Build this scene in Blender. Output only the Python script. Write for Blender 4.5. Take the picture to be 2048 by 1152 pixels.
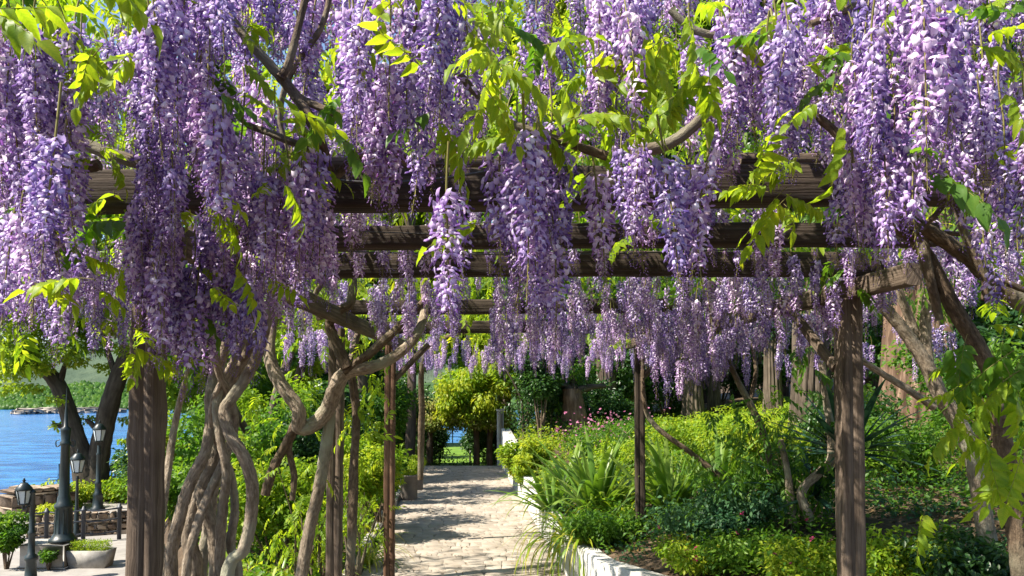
import bpy, math, random
import numpy as np
from mathutils import Vector, Matrix, Euler
random.seed(7)
RNG = np.random.default_rng(11)
R = math.radians
sc = bpy.context.scene
for o in list(bpy.data.objects):
    bpy.data.objects.remove(o)

# ------------------------------------------------------------------ camera
FPX, PITCH, HC = 1547.0, R(2.5), 2.3
SHIFT = 151.0 / 2048.0
cam_d = bpy.data.cameras.new('camera')
cam = bpy.data.objects.new('camera', cam_d)
sc.collection.objects.link(cam)
cam.location = (0, 0, HC)
cam.rotation_euler = (R(90) + PITCH, 0, 0)
cam_d.sensor_width = 36.0
cam_d.lens = 36.0 * FPX / 2048.0
cam_d.shift_y = SHIFT
cam_d.clip_start = 0.05
cam_d.clip_end = 8000
sc.camera = cam

# ------------------------------------------------------------------ light
SUN_DIR = Vector((-0.62, -0.27, 0.80)).normalized()      # towards the sun
world = bpy.data.worlds.new('World')
sc.world = world
world.use_nodes = True
wn = world.node_tree.nodes
sky = wn.new('ShaderNodeTexSky')
sky.sky_type = 'NISHITA'
sky.sun_disc = False
sky.sun_elevation = math.asin(SUN_DIR.z)
sky.sun_rotation = math.atan2(SUN_DIR.x, SUN_DIR.y)
sky.air_density = 1.0
sky.dust_density = 0.4
bg = wn['Background']
bg.inputs['Strength'].default_value = 0.085
world.node_tree.links.new(sky.outputs['Color'], bg.inputs['Color'])
sun_d = bpy.data.lights.new('sun', 'SUN')
sun_d.energy = 5.0
sun_d.angle = R(0.5)
sun_d.color = (1.0, 0.92, 0.79)
sun = bpy.data.objects.new('sun', sun_d)
sc.collection.objects.link(sun)
sun.rotation_euler = SUN_DIR.to_track_quat('Z', 'Y').to_euler()
sc.view_settings.view_transform = 'Standard'
sc.view_settings.look = 'None'
sc.view_settings.gamma = 1.0
sc.view_settings.use_curve_mapping = False
sc.view_settings.exposure = 1.42
cy = sc.cycles
cy.max_bounces = 7
cy.diffuse_bounces = 4
cy.glossy_bounces = 2
cy.transmission_bounces = 5
cy.transparent_max_bounces = 4
cy.caustics_reflective = False
cy.caustics_refractive = False
cy.use_denoising = True
cy.sample_clamp_indirect = 6.0

# ------------------------------------------------------------------ picture point -> place
_c, _s = math.cos(PITCH), math.sin(PITCH)
def P(px, py, Y):
    x = (px - 1024) / FPX
    u = (576 - py) / FPX + SHIFT * 2048 / FPX
    dy = _c - u * _s
    dz = _s + u * _c
    t = Y / dy
    return Vector((x * t, Y, HC + dz * t))
def G(px, py, z=0.0):
    x = (px - 1024) / FPX
    u = (576 - py) / FPX + SHIFT * 2048 / FPX
    dy = _c - u * _s
    dz = _s + u * _c
    t = (z - HC) / dz
    return Vector((x * t, dy * t, z))

# ------------------------------------------------------------------ mesh helpers
COL = sc.collection
class MB:
    """collects geometry; build() links it as one mesh object"""
    def __init__(s):
        s.v, s.tc, s.t, s.q, s.tr, s.qm, s.tm, s.n = [], [], [], [], [], [], [], 0
    def add(s, V, F, tint=0.0, tc=None, mi=0):
        V = np.asarray(V, float).reshape(-1, 3)
        n = len(V)
        s.v.append(V)
        s.tc.append(V if tc is None else np.asarray(tc, float).reshape(-1, 3))
        s.t.append(np.broadcast_to(np.asarray(tint, float), (n,)).copy())
        quads = [f for f in F if len(f) == 4] if not isinstance(F, np.ndarray) else (F if F.shape[1] == 4 else [])
        tris = [f for f in F if len(f) == 3] if not isinstance(F, np.ndarray) else (F if F.shape[1] == 3 else [])
        if len(quads):
            a = np.asarray(quads, int) + s.n; s.q.append(a); s.qm.append(np.full(len(a), mi))
        if len(tris):
            a = np.asarray(tris, int) + s.n; s.tr.append(a); s.tm.append(np.full(len(a), mi))
        s.n += n
        return s
    def many(s, V, F, Rm, T, tint=0.0, mi=0, vt=None):
        """V,F template; Rm (n,3,3) rotation*scale, T (n,3); tint per copy; vt per-vertex tint added"""
        V = np.asarray(V, float); F = np.asarray(F, int)
        n, m = len(T), len(V)
        if n == 0: return s
        W = np.einsum('nij,mj->nmi', Rm, V) + T[:, None, :]
        t = np.broadcast_to(np.asarray(tint, float), (n,))[:, None] + (np.zeros(m) if vt is None else np.asarray(vt))[None, :]
        FF = (F[None] + (np.arange(n) * m)[:, None, None]).reshape(-1, F.shape[1])
        return s.add(W.reshape(-1, 3), FF, t.reshape(-1), None, mi)
    def mesh(s, name, mats, smooth=False):
        me = bpy.data.meshes.new(name)
        V = np.concatenate(s.v)
        q = np.concatenate(s.q) if s.q else np.zeros((0, 4), int)
        t = np.concatenate(s.tr) if s.tr else np.zeros((0, 3), int)
        nq, nt = len(q), len(t)
        me.vertices.add(len(V)); me.vertices.foreach_set('co', V.astype(np.float32).ravel())
        me.loops.add(nq * 4 + nt * 3)
        me.loops.foreach_set('vertex_index', np.concatenate([q.ravel(), t.ravel()]).astype(np.int32))
        me.polygons.add(nq + nt)
        me.polygons.foreach_set('loop_start', np.concatenate([np.arange(nq) * 4, nq * 4 + np.arange(nt) * 3]).astype(np.int32))
        mi = np.concatenate((s.qm if s.qm else []) + (s.tm if s.tm else []))
        me.polygons.foreach_set('material_index', mi.astype(np.int32))
        if smooth:
            me.polygons.foreach_set('use_smooth', np.ones(nq + nt, bool))
        a = me.attributes.new('tint', 'FLOAT', 'POINT'); a.data.foreach_set('value', np.concatenate(s.t).astype(np.float32))
        a = me.attributes.new('tc', 'FLOAT_VECTOR', 'POINT'); a.data.foreach_set('vector', np.concatenate(s.tc).astype(np.float32).ravel())
        me.update(calc_edges=True)
        for m in (mats if isinstance(mats, (list, tuple)) else [mats]):
            me.materials.append(m)
        return me
    def build(s, name, mats, parent=None, smooth=False):
        return obj(name, s.mesh(name, mats, smooth), parent)

def obj(name, data, parent=None, loc=None, rot=None, scale=None):
    o = bpy.data.objects.new(name, data)
    COL.objects.link(o)
    if parent is not None: o.parent = parent
    if loc is not None: o.location = loc
    if rot is not None: o.rotation_euler = rot
    if scale is not None: o.scale = scale if hasattr(scale, '__len__') else (scale,) * 3
    return o
def tag(o, label, cat, group=None):
    o['label'] = label; o['category'] = cat
    if group: o['group'] = group
    return o
def thing(name, label, cat, loc=(0, 0, 0), group=None):
    return tag(obj(name, None, None, loc), label, cat, group)
def struct(o):
    o['kind'] = 'structure'; return o
def stuff(o):
    o['kind'] = 'stuff'; return o

def catmull(pts, n):
    pts = [np.asarray(p, float) for p in pts]
    k = len(pts)
    out = []
    for i in range(k - 1):
        p0 = pts[max(i - 1, 0)]; p1 = pts[i]; p2 = pts[i + 1]; p3 = pts[min(i + 2, k - 1)]
        for j in range(n):
            t = j / n
            out.append(0.5 * ((2 * p1) + (-p0 + p2) * t + (2 * p0 - 5 * p1 + 4 * p2 - p3) * t * t + (-p0 + 3 * p1 - 3 * p2 + p3) * t ** 3))
    out.append(pts[-1])
    return np.array(out)
def smooth_noise(n, amp, k=6, rng=RNG):
    x = np.linspace(0, k, n); c = rng.normal(0, 1, k + 2)
    i = np.floor(x).astype(int); f = x - i; f = f * f * (3 - 2 * f)
    return amp * (c[i] * (1 - f) + c[i + 1] * f)
def tube(mb, pts, radii, sides=8, n=6, rough=0.0, cap=True, tint=0.0, lumps=0, mi=0):
    """pts: control points; radii: same length, interpolated"""
    pts = [np.asarray(p, float) for p in pts]
    if n > 1:
        rr = catmull([np.array([r, 0, 0]) for r in radii], n)[:, 0]
        C = catmull(pts, n)
    else:
        C = np.array(pts); rr = np.array(radii, float)
    m = len(C)
    T = np.gradient(C, axis=0); T /= np.linalg.norm(T, axis=1)[:, None] + 1e-9
    up = np.array([0, 0, 1.0]) if abs(T[0][2]) < 0.9 else np.array([1.0, 0, 0])
    u = np.cross(T[0], up); u /= np.linalg.norm(u)
    ang = np.linspace(0, 2 * math.pi, sides, endpoint=False)
    V = np.zeros((m, sides, 3)); tc = np.zeros((m, sides, 3))
    L = np.concatenate([[0], np.cumsum(np.linalg.norm(np.diff(C, axis=0), axis=1))])
    jit = 1 + rough * RNG.normal(0, 1, (m, sides)) if rough else np.ones((m, sides))
    if lumps:
        for _ in range(3):
            k = RNG.integers(1, 4); ph = RNG.uniform(0, 6.3); w = RNG.uniform(2, 6) / max(L[-1], .3)
            jit += lumps * np.sin(k * ang[None, :] + ph + w * L[:, None] * 2)
    off = RNG.uniform(0, 50)
    for i in range(m):
        u = u - T[i] * np.dot(u, T[i]); u /= np.linalg.norm(u) + 1e-9
        w = np.cross(T[i], u)
        r = rr[i] * jit[i]
        V[i] = C[i] + (np.cos(ang) * r)[:, None] * u + (np.sin(ang) * r)[:, None] * w
        tc[i, :, 0] = np.cos(ang) * rr[i] + off; tc[i, :, 1] = np.sin(ang) * rr[i]; tc[i, :, 2] = L[i]
    F = []
    for i in range(m - 1):
        a = i * sides + np.arange(sides); b = i * sides + (np.arange(sides) + 1) % sides
        F.append(np.stack([a, b, b + sides, a + sides], 1))
    mb.add(V.reshape(-1, 3), np.concatenate(F), tint, tc.reshape(-1, 3), mi)
    if cap and sides > 3:
        for row, fl in ((0, True), (m - 1, False)):
            ring = V[row]; c = C[row]
            f = [(j, (j + 1) % sides, sides) if not fl else ((j + 1) % sides, j, sides) for j in range(sides)]
            mb.add(np.vstack([ring, c]), np.array(f), tint, np.vstack([tc[row], tc[row].mean(0)]), mi)
    return mb

BOXF = np.array([(0, 3, 2, 1), (4, 5, 6, 7), (0, 1, 5, 4), (1, 2, 6, 5), (2, 3, 7, 6), (3, 0, 4, 7)])
def box(mb, c, s, tint=0.0, rotz=0.0, mi=0, bevel=0.0):
    x, y, z = s[0] / 2, s[1] / 2, s[2] / 2
    if bevel <= 0:
        V = np.array([(-x, -y, -z), (x, -y, -z), (x, y, -z), (-x, y, -z), (-x, -y, z), (x, -y, z), (x, y, z), (-x, y, z)])
        F = BOXF
    else:
        V, F = bevel_box(x, y, z, bevel)
    ca, sa = math.cos(rotz), math.sin(rotz)
    W = V.copy(); W[:, 0] = V[:, 0] * ca - V[:, 1] * sa; W[:, 1] = V[:, 0] * sa + V[:, 1] * ca
    off = RNG.uniform(0, 20)
    mb.add(W + np.array(c), F, tint, V + off, mi)
    return mb
def bevel_box(x, y, z, b):
    V, idx = [], {}
    for sx in (-1, 1):
        for sy in (-1, 1):
            for sz in (-1, 1):
                for k in range(3):
                    d = [x, y, z]
                    p = [(d[i] if i == k else d[i] - b) * (sx, sy, sz)[i] for i in range(3)]
                    idx[(sx, sy, sz, k)] = len(V); V.append(p)
    F = []
    for k in range(3):
        a, c = [i for i in range(3) if i != k]
        for s in (-1, 1):
            q = []
            for (u, w) in ((-1, -1), (1, -1), (1, 1), (-1, 1)):
                sg = [0, 0, 0]; sg[k] = s; sg[a] = u; sg[c] = w
                q.append(idx[(*sg, k)])
            F.append(q)
    for k in range(3):
        a, c = [i for i in range(3) if i != k]
        for u in (-1, 1):
            for w in (-1, 1):
                q = []
                for s, kk in ((-1, a), (-1, c), (1, c), (1, a)):
                    sg = [0, 0, 0]; sg[k] = s; sg[a] = u; sg[c] = w
                    q.append(idx[(*sg, kk)])
                F.append(q)
    F = [list(f) for f in F]
    for sx in (-1, 1):
        for sy in (-1, 1):
            for sz in (-1, 1):
                F.append([idx[(sx, sy, sz, 0)], idx[(sx, sy, sz, 1)], idx[(sx, sy, sz, 2)]])
    return np.array(V), F
def timber(mb, p0, p1, w, h, seg=14, wob=0.006, taper=0.0, groove=None):
    """a sawn beam from p0 to p1, w across, h high, edges worn and slightly uneven"""
    p0, p1 = np.asarray(p0, float), np.asarray(p1, float)
    d = p1 - p0; L = np.linalg.norm(d); d /= L
    up = np.array([0, 0, 1.0]) if abs(d[2]) < .9 else np.array([0, 1.0, 0])
    s = np.cross(d, up); s /= np.linalg.norm(s); up = np.cross(s, d)
    b = 0.010
    ring = np.array([(-w / 2 + b, -h / 2), (-.01, -h / 2 - .001), (w / 2 - b, -h / 2), (w / 2, -h / 2 + b), (w / 2, .01), (w / 2, h / 2 - b), (w / 2 - b, h / 2), (.01, h / 2), (-w / 2 + b, h / 2), (-w / 2, h / 2 - b), (-w / 2 - .001, -.01), (-w / 2, -h / 2 + b)])
    gi = None
    if groove is not None:
        gi = 1 if groove == 'v' else 4
        a = ring[gi]
        ring = np.vstack([ring[:gi], a, a, a, ring[gi + 1:]])
    k = len(ring)
    V, tc = [], []
    off = RNG.uniform(0, 30)
    gw = np.clip(smooth_noise(seg + 1, .0014, 7) + .0008, .00015, .0018)
    gx = smooth_noise(seg + 1, .006, 5) + RNG.uniform(-.02, .02)
    for i in range(seg + 1):
        t = i / seg
        rr = ring * (1 - taper * t) + RNG.normal(0, wob * .4, ring.shape)
        if gi is not None:
            ax_, s_ = (0, 1) if groove == 'v' else (1, 1)
            face = -h / 2 if groove == 'v' else w / 2
            for q_, (du, dd) in enumerate(((-gw[i], 0), (0, .012 * min(1, gw[i] / .0012)), (gw[i], 0))):
                if groove == 'v': rr[gi + q_] = (gx[i] + du, face + dd)
                else: rr[gi + q_] = (face - dd, gx[i] + du)
        c = p0 + d * L * t
        c = c + s * math.sin(t * 3.1) * wob + up * math.sin(t * 4 + off) * wob
        V += [c + s * r[0] + up * r[1] for r in rr]
        tc += [(r[0] + off, r[1], t * L) for r in rr]
    F = []
    for i in range(seg):
        for j in range(k):
            F.append((i * k + j, i * k + (j + 1) % k, (i + 1) * k + (j + 1) % k, (i + 1) * k + j))
    V = np.array(V); tc = np.array(tc)
    mb.add(V, np.array(F), 0.0, tc)
    for row, fl in ((0, 1), (seg, 0)):
        r = V[row * k:(row + 1) * k]; c = r.mean(0)
        f = [((j + 1) % k, j, k) if fl == 0 else (j, (j + 1) % k, k) for j in range(k)]
        mb.add(np.vstack([r, c]), np.array(f), 0.3, np.vstack([tc[row * k:(row + 1) * k] * [1, 1, 1], tc[row * k]]))
    return mb
def lathe(mb, prof, n=16, c=(0, 0, 0), tint=0.0, mi=0, wob=0):
    ang = np.linspace(0, 2 * math.pi, n, endpoint=False)
    V = []
    for r, z in prof:
        V += [(c[0] + r * math.cos(a), c[1] + r * math.sin(a), c[2] + z) for a in ang]
    F = []
    for i in range(len(prof) - 1):
        for j in range(n):
            F.append((i * n + j, i * n + (j + 1) % n, (i + 1) * n + (j + 1) % n, (i + 1) * n + j))
    V = np.array(V)
    if wob: V += RNG.normal(0, wob, V.shape)
    mb.add(V, np.array(F), tint, None, mi)
    return mb
def rotmats(n, az=None, tilt=None, roll=None, scale=1.0):
    """R = Rz(az) @ Ry(tilt) @ Rx(roll) * scale ; arrays"""
    az = np.broadcast_to(RNG.uniform(0, 2 * np.pi, n) if az is None else np.asarray(az, float), (n,))
    tilt = np.broadcast_to(np.zeros(n) if tilt is None else np.asarray(tilt, float), (n,))
    roll = np.broadcast_to(np.zeros(n) if roll is None else np.asarray(roll, float), (n,))
    ca, sa, ct, st, cr, sr = np.cos(az), np.sin(az), np.cos(tilt), np.sin(tilt), np.cos(roll), np.sin(roll)
    z = np.zeros(n); o = np.ones(n)
    A = np.stack([ca, -sa, z, sa, ca, z, z, z, o], 1).reshape(n, 3, 3)
    B = np.stack([ct, z, st, z, o, z, -st, z, ct], 1).reshape(n, 3, 3)
    C = np.stack([o, z, z, z, cr, -sr, z, sr, cr], 1).reshape(n, 3, 3)
    M = A @ B @ C
    s = np.broadcast_to(np.asarray(scale, float), (n,))
    return M * s[:, None, None]

# ------------------------------------------------------------------ materials
def mat(name):
    m = bpy.data.materials.new(name); m.use_nodes = True
    n = m.node_tree.nodes; n.clear()
    return m, n, m.node_tree.links
def N(n, t, **kw):
    x = n.new(t)
    for k, v in kw.items():
        if k.startswith('i_'):
            x.inputs[k[2:].replace('_', ' ')].default_value = v
        else: setattr(x, k, v)
    return x
def ramp(n, stops):
    r = n.new('ShaderNodeValToRGB')
    e = r.color_ramp.elements
    e[0].position, e[0].color = stops[0][0], (*stops[0][1], 1)
    e[1].position, e[1].color = stops[-1][0], (*stops[-1][1], 1)
    for p, c in stops[1:-1]:
        x = e.new(p); x.color = (*c, 1)
    return r
def leafy(name, stops, trans_stops, trans=0.45, rough=0.45, spec=0.25, rand=0.5, nscale=0.9, hue=0.0, vein=False):
    """foliage / petals: diffuse + translucent + a little gloss; colour from per-piece tint, piece and object random and a broad noise"""
    m, n, l = mat(name)
    at = N(n, 'ShaderNodeAttribute', attribute_name='tint')
    oi = n.new('ShaderNodeObjectInfo')
    ge = n.new('ShaderNodeNewGeometry')
    tc = n.new('ShaderNodeTexCoord')
    no = N(n, 'ShaderNodeTexNoise', i_Scale=nscale, i_Detail=3.0)
    l.new(ge.outputs['Position'], no.inputs['Vector'])
    a = N(n, 'ShaderNodeMath', operation='MULTIPLY_ADD'); a.inputs[1].default_value = rand; l.new(ge.outputs['Random Per Island'], a.inputs[0]); l.new(at.outputs['Fac'], a.inputs[2])
    b = N(n, 'ShaderNodeMath', operation='MULTIPLY_ADD'); b.inputs[1].default_value = 0.3; l.new(oi.outputs['Random'], b.inputs[0]); l.new(a.outputs[0], b.inputs[2])
    c = N(n, 'ShaderNodeMath', operation='MULTIPLY_ADD'); c.inputs[1].default_value = 0.5; l.new(no.outputs['Fac'], c.inputs[0]); l.new(b.outputs[0], c.inputs[2])
    d = N(n, 'ShaderNodeMath', operation='SUBTRACT'); d.inputs[1].default_value = 0.25 + rand * .5 + .15 - .5; l.new(c.outputs[0], d.inputs[0])
    if vein:
        ta = N(n, 'ShaderNodeAttribute', attribute_name='tc'); sx = n.new('ShaderNodeSeparateXYZ'); l.new(ta.outputs['Vector'], sx.inputs[0])
        ab = N(n, 'ShaderNodeMath', operation='ABSOLUTE'); l.new(sx.outputs['Y'], ab.inputs[0])
        q1 = N(n, 'ShaderNodeMath', operation='MULTIPLY'); q1.inputs[1].default_value = 620; l.new(sx.outputs['X'], q1.inputs[0])
        q2 = N(n, 'ShaderNodeMath', operation='MULTIPLY_ADD'); q2.inputs[1].default_value = -520; l.new(ab.outputs[0], q2.inputs[0]); l.new(q1.outputs[0], q2.inputs[2])
        q3 = N(n, 'ShaderNodeMath', operation='SINE'); l.new(q2.outputs[0], q3.inputs[0])
        n5 = N(n, 'ShaderNodeTexNoise', i_Scale=45.0, i_Detail=4.0); l.new(ta.outputs['Vector'], n5.inputs['Vector'])
        q4 = N(n, 'ShaderNodeMath', operation='MULTIPLY_ADD'); q4.inputs[1].default_value = .07; l.new(q3.outputs[0], q4.inputs[0]); l.new(d.outputs[0], q4.inputs[2])
        q5 = N(n, 'ShaderNodeMath', operation='MULTIPLY_ADD'); q5.inputs[1].default_value = .5; l.new(n5.outputs['Fac'], q5.inputs[0]); l.new(q4.outputs[0], q5.inputs[2])
        d = N(n, 'ShaderNodeMath', operation='SUBTRACT'); d.inputs[1].default_value = .25; l.new(q5.outputs[0], d.inputs[0])
    r1, r2 = ramp(n, stops), ramp(n, trans_stops)
    l.new(d.outputs[0], r1.inputs['Fac']); l.new(d.outputs[0], r2.inputs['Fac'])
    p = N(n, 'ShaderNodeBsdfPrincipled'); p.inputs['Roughness'].default_value = rough; p.inputs['Specular IOR Level'].default_value = spec
    c1, c2 = r1.outputs['Color'], r2.outputs['Color']
    if hue:
        hm = N(n, 'ShaderNodeMath', operation='MULTIPLY_ADD'); hm.inputs[1].default_value = 2 * hue; hm.inputs[2].default_value = .5 - .7 * hue
        l.new(oi.outputs['Random'], hm.inputs[0])
        outs = []
        for cc in (c1, c2):
            hs = n.new('ShaderNodeHueSaturation'); l.new(hm.outputs[0], hs.inputs['Hue']); l.new(cc, hs.inputs['Color']); outs.append(hs.outputs['Color'])
        c1, c2 = outs
    l.new(c1, p.inputs['Base Color'])
    t = n.new('ShaderNodeBsdfTranslucent'); l.new(c2, t.inputs['Color'])
    mx = n.new('ShaderNodeMixShader'); mx.inputs['Fac'].default_value = trans
    l.new(p.outputs[0], mx.inputs[1]); l.new(t.outputs[0], mx.inputs[2])
    o = n.new('ShaderNodeOutputMaterial'); l.new(mx.outputs[0], o.inputs['Surface'])
    return m
def vine_mat(name, c0, c1, c2, along=2.0, across=60.0, bump=0.6, rough=0.85, moss=None):
    m, n, l = mat(name)
    at = N(n, 'ShaderNodeAttribute', attribute_name='tc')
    mp = n.new('ShaderNodeMapping'); mp.inputs['Scale'].default_value = (across, across, along); l.new(at.outputs['Vector'], mp.inputs['Vector'])
    n1 = N(n, 'ShaderNodeTexNoise', i_Scale=1.0, i_Detail=6.0, i_Roughness=.65); l.new(mp.outputs[0], n1.inputs['Vector'])
    n2 = N(n, 'ShaderNodeTexNoise', i_Scale=3.0, i_Detail=4.0); l.new(at.outputs['Vector'], n2.inputs['Vector'])
    r = ramp(n, [(.28, c0), (.5, c1), (.75, c2)]); l.new(n1.outputs['Fac'], r.inputs['Fac'])
    mx = N(n, 'ShaderNodeMixRGB', blend_type='MULTIPLY'); mx.inputs['Fac'].default_value = .8
    r2 = ramp(n, [(.3, (.55, .5, .45)), (.7, (1.2, 1.15, 1.1))]); l.new(n2.outputs['Fac'], r2.inputs['Fac'])
    l.new(r.outputs['Color'], mx.inputs['Color1']); l.new(r2.outputs['Color'], mx.inputs['Color2'])
    last = mx
    if moss:
        n3 = N(n, 'ShaderNodeTexNoise', i_Scale=2.2, i_Detail=5.0); l.new(at.outputs['Vector'], n3.inputs['Vector'])
        r3 = ramp(n, [(.52, (0, 0, 0)), (.66, (1, 1, 1))]); l.new(n3.outputs['Fac'], r3.inputs['Fac'])
        m2 = N(n, 'ShaderNodeMixRGB'); m2.inputs['Color2'].default_value = (*moss, 1)
        l.new(r3.outputs['Color'], m2.inputs['Fac']); l.new(last.outputs[0], m2.inputs['Color1']); last = m2
    p = N(n, 'ShaderNodeBsdfPrincipled'); p.inputs['Roughness'].default_value = rough; p.inputs['Specular IOR Level'].default_value = .25
    l.new(last.outputs[0], p.inputs['Base Color'])
    b = N(n, 'ShaderNodeBump'); b.inputs['Strength'].default_value = bump; b.inputs['Distance'].default_value = .02
    l.new(n1.outputs['Fac'], b.inputs['Height']); l.new(b.outputs[0], p.inputs['Normal'])
    o = n.new('ShaderNodeOutputMaterial'); l.new(p.outputs[0], o.inputs['Surface'])
    return m
def mineral(name, stops, scale=4.0, bump=.4, rough=.85, objrand=.25, detail=8.0, dist=.02, spec=.3, fine=60.0):
    m, n, l = mat(name)
    ge = n.new('ShaderNodeNewGeometry'); oi = n.new('ShaderNodeObjectInfo')
    n1 = N(n, 'ShaderNodeTexNoise', i_Scale=scale, i_Detail=detail, i_Roughness=.6); l.new(ge.outputs['Position'], n1.inputs['Vector'])
    n2 = N(n, 'ShaderNodeTexNoise', i_Scale=fine, i_Detail=3.0); l.new(ge.outputs['Position'], n2.inputs['Vector'])
    a = N(n, 'ShaderNodeMath', operation='MULTIPLY_ADD'); a.inputs[1].default_value = objrand; l.new(oi.outputs['Random'], a.inputs[0]); l.new(n1.outputs['Fac'], a.inputs[2])
    b0 = N(n, 'ShaderNodeMath', operation='MULTIPLY_ADD'); b0.inputs[1].default_value = .25; l.new(n2.outputs['Fac'], b0.inputs[0]); l.new(a.outputs[0], b0.inputs[2])
    s = N(n, 'ShaderNodeMath', operation='SUBTRACT'); s.inputs[1].default_value = objrand / 2 + .125; l.new(b0.outputs[0], s.inputs[0])
    r = ramp(n, stops); l.new(s.outputs[0], r.inputs['Fac'])
    p = N(n, 'ShaderNodeBsdfPrincipled'); p.inputs['Roughness'].default_value = rough; p.inputs['Specular IOR Level'].default_value = spec
    l.new(r.outputs['Color'], p.inputs['Base Color'])
    b = N(n, 'ShaderNodeBump'); b.inputs['Strength'].default_value = bump; b.inputs['Distance'].default_value = dist
    l.new(b0.outputs[0], b.inputs['Height']); l.new(b.outputs[0], p.inputs['Normal'])
    o = n.new('ShaderNodeOutputMaterial'); l.new(p.outputs[0], o.inputs['Surface'])
    return m

def woody(*a, **k): return vine_mat(*a, **k)
M = {}
M['petal'] = leafy('wisteria_petal', [(.0, (.13, .065, .26)), (.3, (.31, .205, .48)), (.58, (.53, .42, .68)), (1., (.86, .79, .90))],
                   [(.0, (.24, .10, .42)), (.5, (.52, .36, .74)), (1., (.84, .72, .92))], trans=.40, rough=.42, spec=.4, rand=.5, nscale=.8, hue=.03)
M['stalk'] = leafy('raceme_stalk', [(0, (.14, .12, .04)), (1, (.26, .24, .07))], [(0, (.2, .2, .05)), (1, (.3, .3, .06))], trans=.15, rand=.2)
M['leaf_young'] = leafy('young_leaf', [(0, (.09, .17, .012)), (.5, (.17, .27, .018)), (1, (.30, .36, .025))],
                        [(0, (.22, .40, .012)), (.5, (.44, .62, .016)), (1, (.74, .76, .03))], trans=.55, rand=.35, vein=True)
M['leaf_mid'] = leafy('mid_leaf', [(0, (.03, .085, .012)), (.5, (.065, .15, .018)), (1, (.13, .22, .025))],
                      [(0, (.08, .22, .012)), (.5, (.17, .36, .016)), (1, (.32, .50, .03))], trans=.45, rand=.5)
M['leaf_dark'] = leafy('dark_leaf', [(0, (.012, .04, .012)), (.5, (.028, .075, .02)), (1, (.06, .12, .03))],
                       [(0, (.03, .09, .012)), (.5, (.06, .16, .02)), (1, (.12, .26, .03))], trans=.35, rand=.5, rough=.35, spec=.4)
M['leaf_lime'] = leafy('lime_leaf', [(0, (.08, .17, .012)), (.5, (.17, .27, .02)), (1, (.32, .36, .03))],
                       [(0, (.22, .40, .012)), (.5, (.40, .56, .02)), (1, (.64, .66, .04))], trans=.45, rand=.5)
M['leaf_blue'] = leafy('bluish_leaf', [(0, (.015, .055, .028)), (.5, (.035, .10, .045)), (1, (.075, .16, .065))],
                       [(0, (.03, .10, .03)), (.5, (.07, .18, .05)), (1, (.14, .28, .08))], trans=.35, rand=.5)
M['blade'] = leafy('sword_leaf', [(0, (.04, .11, .018)), (.5, (.10, .20, .03)), (1, (.26, .32, .06))],
                   [(0, (.08, .22, .015)), (.5, (.2, .38, .02)), (1, (.42, .52, .04))], trans=.35, rand=.4, rough=.35, spec=.4)
M['blade_gold'] = leafy('yellowing_leaf', [(0, (.14, .19, .02)), (.5, (.27, .29, .035)), (1, (.42, .36, .06))], [(0, (.3, .4, .02)), (.5, (.5, .52, .03)), (1, (.68, .58, .06))], trans=.38, rand=.5)
M['blade_dark'] = leafy('agave_leaf', [(0, (.012, .045, .035)), (1, (.035, .085, .055))], [(0, (.02, .07, .03)), (1, (.05, .13, .05))], trans=.15, rand=.3, rough=.35)
M['pink'] = leafy('pink_petal', [(0, (.50, .10, .28)), (1, (.75, .35, .52))], [(0, (.6, .12, .3)), (1, (.8, .4, .55))], trans=.4, rand=.6)
M['magenta'] = leafy('magenta_petal', [(0, (.45, .02, .10)), (1, (.65, .08, .22))], [(0, (.55, .03, .12)), (1, (.7, .1, .25))], trans=.4, rand=.6)
M['blush'] = leafy('bronze_leaf', [(0, (.10, .18, .03)), (.5, (.22, .27, .05)), (1, (.40, .34, .15))], [(0, (.2, .3, .03)), (.5, (.4, .42, .06)), (1, (.55, .45, .15))], trans=.4, rand=.6)
M['litter'] = leafy('dry_leaf', [(0, (.06, .035, .015)), (1, (.22, .14, .06))], [(0, (.1, .06, .02)), (1, (.2, .12, .05))], trans=.15, rand=.8)
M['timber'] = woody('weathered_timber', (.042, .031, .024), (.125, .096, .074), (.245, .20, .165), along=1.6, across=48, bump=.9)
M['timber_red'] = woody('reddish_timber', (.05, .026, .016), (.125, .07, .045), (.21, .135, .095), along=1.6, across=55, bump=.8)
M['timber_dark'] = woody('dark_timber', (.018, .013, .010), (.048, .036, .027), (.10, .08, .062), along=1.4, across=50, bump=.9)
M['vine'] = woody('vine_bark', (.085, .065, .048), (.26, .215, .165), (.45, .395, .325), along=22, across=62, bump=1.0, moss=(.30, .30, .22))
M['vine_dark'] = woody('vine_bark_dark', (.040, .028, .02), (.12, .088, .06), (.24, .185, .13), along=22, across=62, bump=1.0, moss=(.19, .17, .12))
M['bark'] = woody('tree_bark', (.03, .024, .018), (.09, .072, .055), (.17, .14, .11), along=1.2, across=9, bump=1.0)
M['redwood'] = woody('redwood_bark', (.04, .022, .014), (.14, .09, .062), (.29, .21, .15), along=.7, across=14, bump=1.0)
M['lake_bark'] = woody('lake_tree_bark', (.02, .018, .015), (.06, .05, .04), (.11, .10, .08), along=1.5, across=10, bump=.8)
M['paving'] = mineral('paving_stone', [(.2, (.17, .14, .11)), (.5, (.30, .258, .21)), (.8, (.40, .355, .30))], scale=3.0, bump=.6, objrand=.13, dist=.012)
M['mortar'] = mineral('mortar', [(.2, (.13, .105, .08)), (.8, (.25, .21, .165))], scale=6, bump=.6)
M['white'] = mineral('limewash', [(.22, (.24, .21, .17)), (.40, (.44, .42, .385)), (.7, (.56, .55, .525))], scale=2.6, bump=.7, objrand=.05)
M['concrete'] = mineral('concrete', [(.2, (.20, .19, .17)), (.8, (.42, .40, .37))], scale=5, bump=.4)
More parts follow.
